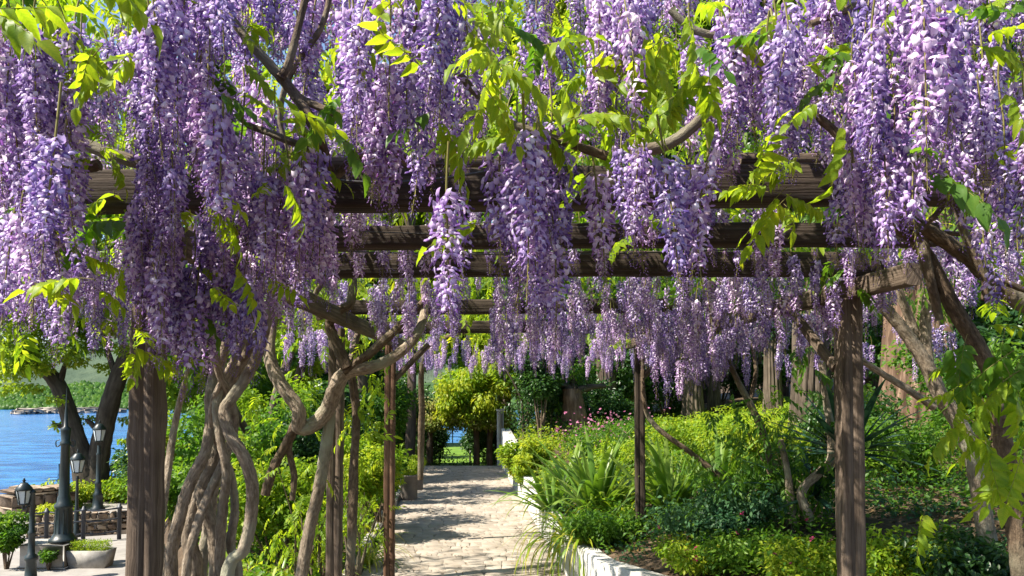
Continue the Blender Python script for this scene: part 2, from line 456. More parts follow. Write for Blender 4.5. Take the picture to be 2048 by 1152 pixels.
M['pot'] = mineral('pot_glaze', [(.2, (.10, .085, .075)), (.8, (.22, .19, .165))], scale=6, bump=.3, rough=.6)
M['soil'] = mineral('soil', [(.25, (.030, .020, .012)), (.55, (.075, .05, .03)), (.8, (.15, .105, .065))], scale=3, bump=1.0, dist=.05)
M['plaza'] = mineral('plaza_paving', [(.2, (.16, .15, .14)), (.8, (.32, .30, .28))], scale=2.5, bump=.4)
M['rubble'] = mineral('rubble_stone', [(.2, (.10, .07, .05)), (.5, (.21, .155, .11)), (.8, (.34, .27, .2))], scale=5, bump=.8, objrand=.5)
M['rock'] = mineral('shore_rock', [(.2, (.15, .13, .11)), (.8, (.42, .37, .31))], scale=.4, bump=.8)
M['lawn'] = mineral('lawn', [(.25, (.07, .15, .012)), (.5, (.13, .23, .018)), (.8, (.22, .30, .025))], scale=1.2, bump=.8, fine=30)
M['hill'] = mineral('wooded_hill', [(.3, (.02, .05, .012)), (.5, (.055, .12, .022)), (.75, (.12, .19, .035))], scale=.14, bump=1.0, dist=3.0, fine=.6)
M['peak'] = mineral('far_peak', [(.3, (.03, .055, .03)), (.7, (.07, .10, .055))], scale=.01, bump=.8, dist=20, fine=.05)
def plain(name, col, rough=.5, metal=0.0, spec=.5):
    m, n, l = mat(name)
    no = N(n, 'ShaderNodeTexNoise', i_Scale=25.0, i_Detail=4.0)
    r = ramp(n, [(.3, tuple(c * .7 for c in col)), (.7, tuple(min(1, c * 1.15) for c in col))]); l.new(no.outputs['Fac'], r.inputs['Fac'])
    p = N(n, 'ShaderNodeBsdfPrincipled'); p.inputs['Roughness'].default_value = rough; p.inputs['Metallic'].default_value = metal; p.inputs['Specular IOR Level'].default_value = spec
    l.new(r.outputs['Color'], p.inputs['Base Color'])
    o = n.new('ShaderNodeOutputMaterial'); l.new(p.outputs[0], o.inputs['Surface'])
    return m
M['iron'] = plain('green_black_iron', (.012, .022, .025), .4)
M['wire'] = plain('cable', (.03, .028, .026), .5)
M['blue'] = plain('blue_paint', (.06, .22, .5), .5)
M['post_iron'] = plain('fence_iron', (.035, .04, .055), .5)
M['pane'] = plain('lantern_glass', (.62, .68, .70), .12, spec=.6)
def water_mat():
    m, n, l = mat('lake_water')
    ge = n.new('ShaderNodeNewGeometry')
    mp = n.new('ShaderNodeMapping'); mp.inputs['Scale'].default_value = (.55, 1.3, 1); mp.inputs['Rotation'].default_value = (0, 0, .3); l.new(ge.outputs['Position'], mp.inputs['Vector'])
    n1 = N(n, 'ShaderNodeTexNoise', i_Scale=.9, i_Detail=6.0, i_Roughness=.6); l.new(mp.outputs[0], n1.inputs['Vector'])
    n2 = N(n, 'ShaderNodeTexNoise', i_Scale=.35, i_Detail=8.0, i_Roughness=.7); l.new(mp.outputs[0], n2.inputs['Vector'])
    r = ramp(n, [(.40, (.005, .05, .22)), (.60, (.03, .20, .50))]); l.new(n2.outputs['Fac'], r.inputs['Fac'])
    p = N(n, 'ShaderNodeBsdfPrincipled'); p.inputs['Roughness'].default_value = .12; p.inputs['IOR'].default_value = 1.33
    l.new(r.outputs['Color'], p.inputs['Base Color'])
    b = N(n, 'ShaderNodeBump'); b.inputs['Strength'].default_value = .9; b.inputs['Distance'].default_value = .35
    l.new(n1.outputs['Fac'], b.inputs['Height']); l.new(b.outputs[0], p.inputs['Normal'])
    o = n.new('ShaderNodeOutputMaterial'); l.new(p.outputs[0], o.inputs['Surface'])
    return m
M['water'] = water_mat()

# ------------------------------------------------------------------ terrain
def ss(a, b, x):
    t = np.clip((np.asarray(x, float) - a) / (b - a), 0, 1); return t * t * (3 - 2 * t)
WALL = [(3.9, 3.4), (3.25, 4.9), (2.55, 6.2), (1.62, 7.6), (.98, 8.7), (.70, 10.0), (.28, 16.3), (.02, 20.2), (-.36, 26.2)]
def wall_x(Y):
    ys = [p[1] for p in WALL]; xs = [p[0] for p in WALL]
    return np.interp(Y, ys, xs)
def path_left(Y):
    return -2.01 - .072 * (np.asarray(Y, float) - 10.95)
def ground_z(X, Y):
    X = np.asarray(X, float); Y = np.asarray(Y, float)
    z = np.zeros(np.broadcast(X, Y).shape)
    xb = np.minimum(-3.2, -.415 * Y)
    z = z - 1.6 * ss(0, 1.0, xb - X) * ss(6, 9, Y)
    z = np.where(X > xb, z - 1.1 * ss(26.3, 28.8, Y) * (1 - ss(-.5, 1.5, X)), z)
    lake = np.maximum(ss(0, 4, (-24.5 + .1 * (Y - 40)) - X) * ss(20, 26, Y), ss(0, 5, -17 - X) * ss(31, 36, Y))
    lake = np.maximum(lake, ss(58, 66, Y) * (1 - ss(2, 10, X)))
    z = z * (1 - lake) - 4.2 * lake
    z = z + np.where(X > 1, .16 * np.clip(X - 1, 0, 30), 0) * ss(24, 28, Y)
    return z
def bed_z(X, Y):
    d = np.clip(np.asarray(X, float) - wall_x(Y), 0, 30)
    return .40 + .155 * np.minimum(d, 12) + .55 * ss(15.5, 21, Y) * ss(0, .6, d) * ss(0.0, 3, 3.2 - np.minimum(d, 3)) + .03 * np.sin(X * 3.1 + Y * 1.7) * ss(0, 1, d)
def grid_mesh(name, xs, ys, zf, m):
    X, Y = np.meshgrid(xs, ys)
    Z = zf(X, Y)
    V = np.stack([X, Y, Z], -1).reshape(-1, 3)
    nx, ny = len(xs), len(ys)
    i = (np.arange(ny - 1)[:, None] * nx + np.arange(nx - 1)[None]).reshape(-1)
    F = np.stack([i, i + 1, i + nx + 1, i + nx], 1)
    mb = MB(); mb.add(V, F)
    return mb.build(name, m, None, True)
xs = np.concatenate([np.linspace(-4000, -60, 12), np.linspace(-50, -16, 40), np.linspace(-15.5, 12, 90), np.linspace(13, 50, 30), np.linspace(80, 4000, 12)])
ys = np.concatenate([[-4000, -400, -60, -20], np.linspace(-10, 40, 130), np.linspace(41, 80, 40), np.linspace(90, 4500, 14)])
struct(grid_mesh('ground', xs, ys, lambda X, Y: ground_z(X, Y) - .03 + np.where(Y > 90, -4.0, 0) * (1 - ss(10, 60, X)), M['soil']))
# raised bed on the right
ts = np.concatenate([np.linspace(0, 1, 8), np.linspace(1.2, 14, 40), np.linspace(15, 40, 12)])
yb = np.linspace(3.4, 40, 100)
T_, Yb = np.meshgrid(ts, yb)
Xb = np.where(Yb <= 26.2, wall_x(Yb), -.36 + .25 * (Yb - 26.2)) + .08 + T_
Vb = np.stack([Xb, Yb, bed_z(Xb, Yb)], -1).reshape(-1, 3)
i = (np.arange(len(yb) - 1)[:, None] * len(ts) + np.arange(len(ts) - 1)[None]).reshape(-1)
mb = MB(); mb.add(Vb, np.stack([i, i + 1, i + len(ts) + 1, i + len(ts)], 1))
struct(mb.build('garden_bed', M['soil'], None, True))
# lawn on the slope at the back right
lx = np.linspace(2.4, 14, 40); ly = np.linspace(15.5, 36, 50)
lawn = grid_mesh('lawn', lx, ly, lambda X, Y: bed_z(X, Y) + .03 - .25 * (1 - ss(0, 1.2, np.minimum(np.minimum(X - 2.4, 14 - X), np.minimum(Y - 15.5, 36 - Y)))), M['lawn'])
struct(lawn)
struct(grid_mesh('lower_lawn', np.linspace(-9, 6, 20), np.linspace(38, 60, 20), lambda X, Y: ground_z(X, Y) + .03, M['lawn']))
# lake, hills
struct(grid_mesh('lake', np.array([-3500, -600, -100, -40, 0, 60, 500, 3500.]), np.array([10, 60, 150, 400, 1500, 3600.]), lambda X, Y: X * 0 - 3.05, M['water']))
def hill_fn(y0, depth, h, seed, k):
    r = np.random.default_rng(seed); ph = r.uniform(0, 6.3, 10)
    def f(X, Y):
        t = np.clip((Y - y0) / depth, 0, 1)
        ridge = h * (.65 + .2 * np.sin(X * k + ph[0]) + .12 * np.sin(X * k * 2.7 + ph[1]) + .06 * np.sin(X * k * 6 + ph[2]))
        return -4 + ridge * np.sin(t * math.pi * .5) ** .8 + (1.6 * np.sin(X * .11 + ph[3]) * np.sin(Y * .13 + ph[4]) + 1.2 * np.sin(X * .31 + ph[5]) * np.sin(Y * .27)) * t
    return f
hx = np.linspace(-700, 500, 260)
struct(grid_mesh('wooded_hill', hx, np.linspace(335, 470, 40), hill_fn(335, 130, 19, 3, .011), M['hill']))
struct(grid_mesh('mountain', np.linspace(-3400, 3000, 160), np.linspace(1800, 3400, 30), hill_fn(1800, 1500, 420, 8, .0016), M['peak']))
hf = hill_fn(335, 130, 19, 3, .011)
ICO = np.array([(0, 0, -.6), (.72, -.53, -.2), (-.28, -.85, -.2), (-.9, 0, -.2), (-.28, .85, -.2), (.72, .53, -.2), (.28, -.85, .45), (-.72, -.53, .45), (-.72, .53, .45), (.28, .85, .45), (.9, 0, .45), (0, 0, 1.0)])
ICF = np.array([(0, 1, 2), (1, 0, 5), (0, 2, 3), (0, 3, 4), (0, 4, 5), (1, 5, 10), (2, 1, 6), (3, 2, 7), (4, 3, 8), (5, 4, 9), (1, 10, 6), (2, 6, 7), (3, 7, 8), (4, 8, 9), (5, 9, 10), (6, 10, 11), (7, 6, 11), (8, 7, 11), (9, 8, 11), (10, 9, 11)])
n = 9000
x = RNG.uniform(-330, -60, n); y = 337 + 120 * RNG.uniform(0, 1, n) ** 1.5
mb = MB(); mb.many(ICO + RNG.normal(0, .12, ICO.shape), ICF, rotmats(n, None, RNG.normal(0, .3, n), None, RNG.uniform(1.0, 2.4, n)), np.stack([x, y, hf(x, y) + .5], 1), RNG.uniform(-.3, .3, n))
stuff(mb.build('far_wood', M['leaf_mid']))
# breakwater of rocks on the far shore
bw = thing('breakwater', 'low pale rock breakwater jutting into the far side of the lake', 'breakwater', (0, 0, 0))
mb = MB()
for k in range(70):
    px = random.uniform(30, 205); Y = random.uniform(238, 262) + (px - 30) * .15
    p = P(px, 820, Y); s = random.uniform(1.2, 2.8)
    mbv, mbf = bevel_box(s, s * .7, s * .45, s * .25)
    mb.add(mbv + RNG.normal(0, .15, mbv.shape) + np.array([p.x, Y, -2.6]), mbf)
mb.build('boulder', M['rock'], bw)
box_ = MB(); a = P(80, 820, 268)
box(box_, (a.x + 12, 268, -2.6), (34, 5, 2.2), bevel=.4); box_.build('causeway', M['rock'], bw)

# ------------------------------------------------------------------ path of crazy paving
path = struct(grid_mesh('path', np.linspace(0, 1, 8), np.linspace(2.5, 26.2, 50), lambda X, Y: X * 0 - .004, M['mortar']))
me = path.data
co = np.empty(len(me.vertices) * 3, np.float32); me.vertices.foreach_get('co', co); co = co.reshape(-1, 3)
co[:, 0] = path_left(co[:, 1]) - .05 + co[:, 0] * (wall_x(co[:, 1]) - path_left(co[:, 1]) + .1)
me.vertices.foreach_set('co', co.ravel()); me.update()
def stone_mesh(mb, poly, h, joint, zb=0.0, tint=0.0):
    """an irregular polygon slab: worn edge, top slightly domed and uneven"""
    poly = np.asarray(poly); c = poly.mean(0); k = len(poly)
    d = poly - c; L = np.linalg.norm(d, axis=1)[:, None]
    p0 = c + d * (1 - joint / L); p1 = c + d * (1 - (joint + .005) / L)
    tl = RNG.normal(0, .0035, 2)
    z = lambda p: h + (p - c) @ tl
    V = np.vstack([np.c_[p0, np.full(k, zb - .02)], np.c_[p0, z(p0) - .002], np.c_[p1, z(p1)], [[c[0], c[1], h + .0005]]])
    F = []
    for j in range(k):
        n = (j + 1) % k
        F += [(j, n, k + n, k + j), (k + j, k + n, 2 * k + n, 2 * k + j)]
    F += [(2 * k + j, 2 * k + (j + 1) % k, 3 * k) for j in range(k)]
    mb.add(V, F, tint)
    return mb
rows = []
y = 6.0
while y < 26.0:
    rows.append(y); y += random.uniform(.19, .30)
def row_line(yy, seed):
    r = np.random.default_rng(seed); a = r.uniform(0, 6.3, 3)
    return lambda t: yy + .05 * math.sin(t * 5 + a[0]) + .03 * math.sin(t * 13 + a[1])
cells = []
lines = [row_line(yy, k) for k, yy in enumerate(rows)]
for k in range(len(rows) - 1):
    n = random.choice((8, 9, 10, 11))
    ts_ = [0] + sorted(min(max((j + random.uniform(-.28, .28)) / n, .04), .96) for j in range(1, n)) + [1]
    for j in range(n):
        t0, t1 = ts_[j], ts_[j + 1]
        sk0 = 0 if j == 0 else random.uniform(-.03, .03); sk1 = 0 if j == n - 1 else random.uniform(-.03, .03)
        def pt(t, ln):
            Yp = ln(t); return (path_left(Yp) + t * (wall_x(Yp) - path_left(Yp)), Yp)
        tm = (t0 + t1) / 2 + random.uniform(-.02, .02)
        poly = [pt(t0, lines[k]), pt(tm, lines[k]), pt(t1, lines[k]), pt(t1 + sk1 * .5, lines[k + 1]), pt(tm, lines[k + 1]), pt(t0 + sk0 * .5, lines[k + 1])]
        poly = np.array(poly); poly[1, 1] += random.uniform(-.05, .03); poly[4, 1] += random.uniform(-.03, .05)
        cells.append(poly)
vis = [c for c in cells if c.mean(0)[1] > 9.6]; hid = [c for c in cells if c.mean(0)[1] <= 9.6]
for c in vis[:300]:
    stone_mesh(MB(), c, random.uniform(.010, .014), .0026).build('paving_stone', M['paving'], path)
mb = MB()
for c in hid + vis[300:]:
    stone_mesh(mb, c, random.uniform(.010, .014), .0026)
stuff(mb.build('paving_stones', M['paving'], path))
# kerb along the left edge
kerb = struct(obj('kerb', None))
for k in range(14):
    y0 = 8.0 + k * 1.25
    x0 = path_left(y0 + .6) - .12
    mb = MB(); box(mb, (x0, y0 + .61, .04), (.16, 1.2, .20), rotz=.072, bevel=.015)
    mb.build('kerbstone', M['concrete'], kerb)
# fallen leaves and petals on the path
mb = MB()
n = 1500
yy = RNG.uniform(10, 25.5, n); xx = path_left(yy) + RNG.uniform(.02, .98, n) * (wall_x(yy) - path_left(yy))
LV = np.array([(-.5, 0, 0), (0, -.22, .06), (.5, 0, 0), (0, .22, .06)]); LF = np.array([(0, 1, 2, 3)])
mb.many(LV, LF, rotmats(n, None, RNG.normal(0, .15, n), None, RNG.uniform(.02, .06, n)), np.stack([xx, yy, np.full(n, .028)], 1), RNG.uniform(-.2, .4, n))
stuff(mb.build('leaf_litter', M['litter']))

# white retaining wall along the path
rw = thing('retaining_wall', 'low white limewashed wall edging the right side of the paved path', 'wall')
def wall_seg(pts, tops, thick, name, cap=.0):
    mb = MB()
    k = len(pts)
    V, F = [], []
    for idx, ((x, yv), tp) in enumerate(zip(pts, tops)):
        a = np.array(pts[max(idx - 1, 0)]); b = np.array(pts[min(idx + 1, k - 1)])
        d = b - a; d /= np.linalg.norm(d); nrm = np.array([d[1], -d[0]])
        e = .015
        for o_, z_ in ((0, -.3), (0, tp - e), (e, tp), (thick - e, tp), (thick, tp - e), (thick, -.3)):
            j = RNG.normal(0, .006, 3)
            V.append((x + nrm[0] * o_ + j[0], yv + nrm[1] * o_ + j[1], z_ + j[2]))
    for idx in range(k - 1):
        for j in range(5):
            F.append((idx * 6 + j, idx * 6 + j + 1, idx * 6 + 7 + j, idx * 6 + 6 + j))
    F += [(0, 1, 4, 5), (1, 2, 3, 4), ((k - 1) * 6 + 5, (k - 1) * 6 + 4, (k - 1) * 6 + 1, (k - 1) * 6), ((k - 1) * 6 + 4, (k - 1) * 6 + 3, (k - 1) * 6 + 2, (k - 1) * 6 + 1)]
    mb.add(V, F)
    return mb.build(name, M['white'], rw)
def dens(y0, y1, n): return [(float(wall_x(v)), float(v)) for v in np.linspace(y0, y1, n)]
wall_seg(dens(3.4, 15.6, 40), [.47] * 40, .22, 'wall_panel')
wall_seg([(p[0] - .006, p[1]) for p in dens(15.55, 19.6, 10)], list(np.linspace(.52, .80, 10)), .26, 'wall_panel')
wall_seg([(p[0] - .012, p[1]) for p in dens(19.55, 26.0, 14)], list(np.linspace(.84, 1.25, 14)), .3, 'wall_panel')
gp = thing('gate_pillar', 'square pale pillar at the far end of the white wall', 'pillar', (-.40, 26.4, 0))
mb = MB(); box(mb, (0, 0, .72), (.22, .22, 2.2), bevel=.015); mb.build('shaft', M['white'], gp)
mb = MB(); box(mb, (0, 0, 1.86), (.28, .28, .08), bevel=.015); mb.build('cap', M['white'], gp)

# ------------------------------------------------------------------ the pergola
pg = thing('pergola', 'long weathered timber pergola of posts and crossbeams carrying the wisteria over the path', 'pergola')
def beam(name, a, b, w, h, m='timber_dark'):
    return timber(MB(), a, b, w, h, 30, .006).build(name, M[m], pg)
# crossbeams (Y, x0 px, x1 px, height)
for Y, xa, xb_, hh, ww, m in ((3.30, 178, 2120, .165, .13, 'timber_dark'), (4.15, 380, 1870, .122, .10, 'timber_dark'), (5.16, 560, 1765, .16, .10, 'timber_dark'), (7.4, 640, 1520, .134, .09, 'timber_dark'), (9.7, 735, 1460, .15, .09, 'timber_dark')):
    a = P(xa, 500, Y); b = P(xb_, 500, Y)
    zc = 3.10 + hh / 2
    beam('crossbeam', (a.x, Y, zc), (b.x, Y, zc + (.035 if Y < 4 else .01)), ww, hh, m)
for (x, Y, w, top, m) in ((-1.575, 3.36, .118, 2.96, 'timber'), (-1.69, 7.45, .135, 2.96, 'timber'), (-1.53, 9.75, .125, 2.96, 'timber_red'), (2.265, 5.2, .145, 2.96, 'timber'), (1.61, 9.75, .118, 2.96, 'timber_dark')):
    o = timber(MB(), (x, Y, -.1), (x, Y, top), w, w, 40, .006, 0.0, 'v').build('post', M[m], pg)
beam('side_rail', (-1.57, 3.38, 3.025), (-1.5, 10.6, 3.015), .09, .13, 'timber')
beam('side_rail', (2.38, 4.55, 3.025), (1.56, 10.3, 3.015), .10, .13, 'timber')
for (x, Y, dx, dy) in ((-1.60, 7.45, .0, .55), (2.2, 5.25, -.12, .55), (1.60, 9.75, .45, 0), (-1.5, 9.75, .45, 0)):
    mb = MB(); timber(mb, (x, Y, 2.5), (x + dx, Y + dy, 2.97), .05, .07, 6, .003); mb.build('brace', M['timber'], pg)
for (pa, pb, Y0, Y1, r) in (((520, 497), (1720, 487), 4.6, 4.6, .005), ((600, 455), (1300, 440), 3.9, 3.9, .003), ((560, 345), (1000, 338), 3.2, 3.2, .006)):
    a, b = P(*pa, Y0), P(*pb, Y1)
    pts = [a.lerp(b, t) - Vector((0, 0, .05 * math.sin(t * math.pi))) for t in np.linspace(0, 1, 7)]
    mb = MB(); tube(mb, pts, [r] * 7, 6, 3); mb.build('wire', M['wire'], pg)
# two rails of split roundwood lying along the top of the front beam
for (pa, pb, Y) in (((520, 332), (1010, 322), 3.36), ((1480, 318), (2060, 330), 3.36)):
    a, b = P(*pa, Y), P(*pb, Y)
    mb = MB(); tube(mb, [a, a.lerp(b, .3) + Vector((0, .02, .01)), a.lerp(b, .7), b], [.028, .03, .027, .024], 8, 6, .05); mb.build('top_pole', M['timber'], pg)

# ------------------------------------------------------------------ wisteria: flower racemes and leaves
def floret_template():
    us = np.linspace(-1, 1, 5); ws = np.linspace(0, 1, 4)
    V = []
    for w in ws:
        wid = .0118 * (.32 + 1.55 * w - 1.12 * w ** 2.2)
        for u in us:
            V.append((.003 - .015 * w * w - .0060 * u * u * (.4 + w) + .002 * math.sin(3 * w), u * wid, -.002 + .020 * w - (.0040 * u * u - .0022 * (1 - abs(u)) * -1) * w))
    F = []
    for i in range(3):
        for j in range(4):
            F.append((i * 5 + j, i * 5 + j + 1, i * 5 + 6 + j, i * 5 + 5 + j))
    vt = [0.12 + .1 * w - .05 * abs(u) for w in ws for u in us]
    n0 = len(V)
    prof = [(0, .0015, .001), (.007, .0046, -.002), (.014, .0040, -.006), (.0195, .0010, -.0095)]
    for x, hw, z in prof:
        V += [(x, -hw, z - .004), (x, 0, z + .003), (x, hw, z - .004)]
        vt += [-.42, -.34, -.42]
    for i in range(3):
        for j in range(2):
            a = n0 + i * 3 + j
            F.append((a, a + 1, a + 4, a + 3))
    return np.array(V), np.array(F), np.array(vt)
FLV, FLF, FLT = floret_template()
BDV = np.array([(0, 0, .001), (.006, -.0032, -.002), (.006, .0032, -.002), (.006, 0, -.0055), (.006, 0, .0022), (.0135, 0, -.004)])
BDF = np.array([(0, 1, 4), (0, 4, 2), (0, 2, 3), (0, 3, 1), (5, 4, 1), (5, 2, 4), (5, 3, 2), (5, 1, 3)])
def make_raceme(L, Rm, N_, open_=.75, sparse=0.0, fade=0.0, fsize=.84):
    """returns (blossom mesh, stalk mesh); hangs from the origin down -z"""
    mb = MB(); st = MB()
    k = np.arange(N_)
    t = (k + .5) / N_
    t = t ** .92
    az = k * 2.39996 + RNG.normal(0, .25, N_)
    bend = np.array([RNG.normal(0, .02), RNG.normal(0, .02)])
    ax = lambda tt: np.stack([bend[0] * np.sin(tt * 2.6), bend[1] * np.sin(tt * 2.2 + .5), -L * (.04 + .96 * tt)], -1)
    prof = Rm * np.clip(.70 + 1.1 * t - 2.2 * t ** 2 + .62 * t ** 3, .16, 1.1) * RNG.uniform(.55, 1.3, N_)
    keep = RNG.uniform(0, 1, N_) > sparse * (1 - t * .2)
    if fade: keep &= (t > fade * RNG.uniform(.6, 1.1, N_))
    base = ax(t)
    out = np.stack([np.cos(az), np.sin(az), np.zeros(N_)], 1)
    pos = base + out * (prof * .68)[:, None] + np.array([0, 0, 1.0]) * (prof * .10 - .012)[:, None]
    isopen = (t < open_) & keep
    n1 = isopen.sum()
    size = fsize * (1.12 - .42 * t) * RNG.uniform(.85, 1.15, N_)
    if n1:
        Rr = rotmats(n1, az[isopen] + RNG.normal(0, .7, n1), RNG.normal(.35, .5, n1), RNG.normal(0, .6, n1), size[isopen])
        mb.many(FLV, FLF, Rr, pos[isopen], RNG.uniform(-.08, .22, n1) - .14 * t[isopen], 0, FLT)
    bud = (~(t < open_)) & keep
    n2 = bud.sum()
    if n2:
        Rr = rotmats(n2, az[bud] + RNG.normal(0, .3, n2), RNG.normal(.5, .3, n2), RNG.normal(0, .4, n2), size[bud] * 1.0)
        mb.many(BDV, BDF, Rr, pos[bud], RNG.uniform(-.5, -.28, n2))
    # stalk
    C = [np.array([0, 0, RNG.uniform(.06, .14)]) + np.append(RNG.normal(0, .012, 2), 0), np.zeros(3)] + [ax(np.array(v)) for v in (.25, .5, .75, 1.0)]
    tube(st, C, [.0034, .0032, .0028, .0024, .0018, .001], 4, 3, cap=False)
    for j in range(0, N_):
        if sparse < .3 and not fade and j % 2: continue
        a = base[j] + np.array([0, 0, .006]); b = pos[j] if keep[j] else base[j] + out[j] * prof[j] * .5
        d = np.cross(b - a, [0, 0, 1.0]); d = d / (np.linalg.norm(d) + 1e-9) * .0007
        up = np.array([0, 0, .0009])
        m_ = (a + b) / 2 + np.array([0, 0, .004])
        st.add([a - d, a + d, m_ + d, m_ - d, b + d * .6, b - d * .6], np.array([(0, 1, 2, 3), (3, 2, 4, 5)]))
    return mb.mesh('blossoms', M['petal'], False), st.mesh('stalk', M['stalk'])
FULL = [make_raceme(random.uniform(.36, .50), random.uniform(.054, .068), random.randint(140, 168), random.uniform(.68, .9)) for _ in range(9)]
LOOSE = [make_raceme(random.uniform(.34, .48), random.uniform(.050, .06), random.randint(90, 105), random.uniform(.7, .9), sparse=.35) for _ in range(3)]
SPENT = [make_raceme(random.uniform(.32, .42), .045, 60, .9, sparse=.66) for _ in range(2)] + [make_raceme(.42, .05, 75, .9, sparse=.2, fade=.5)]
FINE = [make_raceme(random.uniform(.34, .46), random.uniform(.040, .05), random.randint(70, 85), .6, sparse=.1, fsize=1.1) for _ in range(4)]

# leaflets
def leaflet_mesh(L, W, seed, droop=.25, nm='leaflet', m='leaf_young', rows=6):
    r = np.random.default_rng(seed)
    V, F, vt = [], [], []
    for i in range(rows + 1):
        s = i / rows
        w = W * (math.sin(math.pi * min(1, s ** .72)) ** .8) * (1 - .35 * s) + (0.0006 if i in (0, rows) else 0)
        z = -droop * L * s * s
        wav = r.normal(0, .12 * W, 2) + r.normal(0, .10) * w
        V += [(s * L, -w * 1.05, z + .20 * w + wav[0]), (s * L, -w * .5, z + .10 * w), (s * L, 0, z), (s * L, w * .5, z + .10 * w), (s * L, w * 1.05, z + .20 * w + wav[1])]
        vt += [.04, .04, -.16, .04, .04]
    for i in range(rows):
        for j in range(4):
            a = i * 5 + j
            F.append((a, a + 5, a + 6, a + 1))
    mb = MB(); mb.add(V, np.array(F), vt)
    return mb
LFT_Y = [leaflet_mesh(.088, .0225, s, .10 + .10 * s).mesh('leaflet', M['leaf_young'], True) for s in range(7)]
LFT_G = [leaflet_mesh(.090, .024, s, .10 + .12 * s).mesh('leaflet', M['leaf_mid'], True) for s in range(4)]
SLV = np.array([(0, 0, 0), (.35, -.17, .03), (.35, 0, -.02), (.35, .17, .03), (.75, -.11, -.06), (.75, 0, -.10), (.75, .11, -.06), (1, 0, -.2)])
SLF_Q = np.array([(1, 4, 5, 2), (2, 5, 6, 3)]); SLF_T = np.array([(0, 1, 2), (0, 2, 3), (4, 7, 5), (5, 7, 6)])
def add_leaves(mb, Rm, T, tint):
    """simple 8-point leaves, folded along the midrib, as one shape each"""
    Rm = np.asarray(Rm); T = np.asarray(T)
    n, m = len(T), len(SLV)
    if n == 0: return
    W = np.einsum('nij,mj->nmi', Rm, SLV) + T[:, None, :]
    t = np.repeat(np.broadcast_to(np.asarray(tint, float), (n,)), m)
    b = (np.arange(n) * m)[:, None, None]
    mb.add(W.reshape(-1, 3), (SLF_Q[None] + b).reshape(-1, 4), t)
    n0 = mb.n - n * m
    mb.tr.append((SLF_T[None] + b).reshape(-1, 3) + n0); mb.tm.append(np.zeros(n * 4, int))
DLV = np.array([(0, 0, 0), (.5, -.27, .07), (1, 0, -.14), (.5, .27, .07)]); DLF = np.array([(0, 1, 2), (0, 2, 3)])
def add_small(mb, Rm, T, tint):
    mb.many(DLV, DLF, np.asarray(Rm), np.asarray(T), tint)
def compound_layout(Lr, pairs, droop, rng):
    """rachis points and leaflet frames (pos, az, pitch, scale) of a pinnate leaf along +x"""
    s = np.linspace(0, 1, 8)
    C = np.stack([s * Lr * (1 - .12 * droop), 0 * s + .02 * Lr * np.sin(s * 3), -droop * Lr * s ** 1.8], 1)
    fr = []
    for k in range(pairs):
        u = .28 + .68 * k / pairs
        p = np.array([np.interp(u, s, C[:, i]) for i in range(3)])
        sl = droop * 1.8 * u ** .8
        for sg in (-1, 1):
            fr.append((p, sg * R(rng.uniform(48, 66)), sl * .6 + rng.uniform(.0, .6), rng.uniform(.8, 1.1) * (1 - .25 * abs(u - .6))))
    fr.append((C[-1], rng.uniform(-.2, .2), droop * 1.4, 1.05))
    return C, fr
def euler_mat(az, pitch):
    return np.array(Matrix.Rotation(az, 3, 'Z') @ Matrix.Rotation(pitch, 3, 'Y'))
RACHIS = []
for k in range(5):
    rg = np.random.default_rng(50 + k)
    C, fr = compound_layout(.26, 5 + k % 2, .08 + .15 * k, rg)
    mb = MB(); tube(mb, list(C), list(np.linspace(.0018, .0009, 8)), 4, 1, cap=False)
    RACHIS.append((mb.mesh('leaf_stalk', M['stalk']), fr, C))
def big_leaf(parent, loc, az, pitch, scale, green='Y', roll=0.0):
    """a pinnate leaf: part 'leaf' (its stalk) with each leaflet a sub-part"""
    me_, fr, C = random.choice(RACHIS)
    o = obj('leaf', me_, parent, loc, (roll, pitch, az), scale)
    for (p, a, pt, s) in fr:
        me2 = random.choice(LFT_Y if green == 'Y' else LFT_G)
        obj('leaflet', me2, o, tuple(p), (random.uniform(-.35, .35), pt, a), s)
    return o
def leaf_cloud(mb, pts, size, rng=RNG, tilt=(.35, .45), tint=None):
    """pinnate leaves as plain leaflets at each of pts (for the mass of the canopy)"""
    for p in pts:
        _, fr, C = RACHIS[rng.integers(len(RACHIS))]
        A = np.array(Euler((rng.normal(0, .4), rng.normal(*tilt), rng.uniform(0, 6.3))).to_matrix()) * size * rng.uniform(.75, 1.2)
        Rm = np.array([A @ euler_mat(a, pt) * (.085 * s) for (_, a, pt, s) in fr])
        T = np.array([A @ q for (q, *_r) in fr]) + p
        add_leaves(mb, Rm, T, (rng.uniform(-.3, .3) if tint is None else tint) + rng.uniform(-.08, .08, len(fr)))
def hang(parent, kind, loc, s, yaw=None):
    me_, st = random.choice(kind)
    o = obj('raceme', me_, parent, loc, (random.gauss(0, .05), random.gauss(0, .05), random.uniform(0, 6.3) if yaw is None else yaw), (s * random.uniform(.9, 1.12), s * random.uniform(.9, 1.12), s))
    obj('stalk', st, o)
    return o
def wood(parent, name, pts, radii, m='vine', sides=9, rough=.045, lumps=.075):
    mb = MB(); tube(mb, pts, radii, max(sides, 10), 12, rough, True, 0, lumps)
    return mb.build(name, M[m], parent, True)
def pxs(lst, Y):
    out = []
    for q in lst:
        out.append(P(q[0], q[1], Y + (q[2] if len(q) > 2 else 0)))
    return out
def vine(label, base):
    return thing('wisteria_vine', label, 'wisteria', (0, 0, 0), 'wisteria vines trained over the pergola')

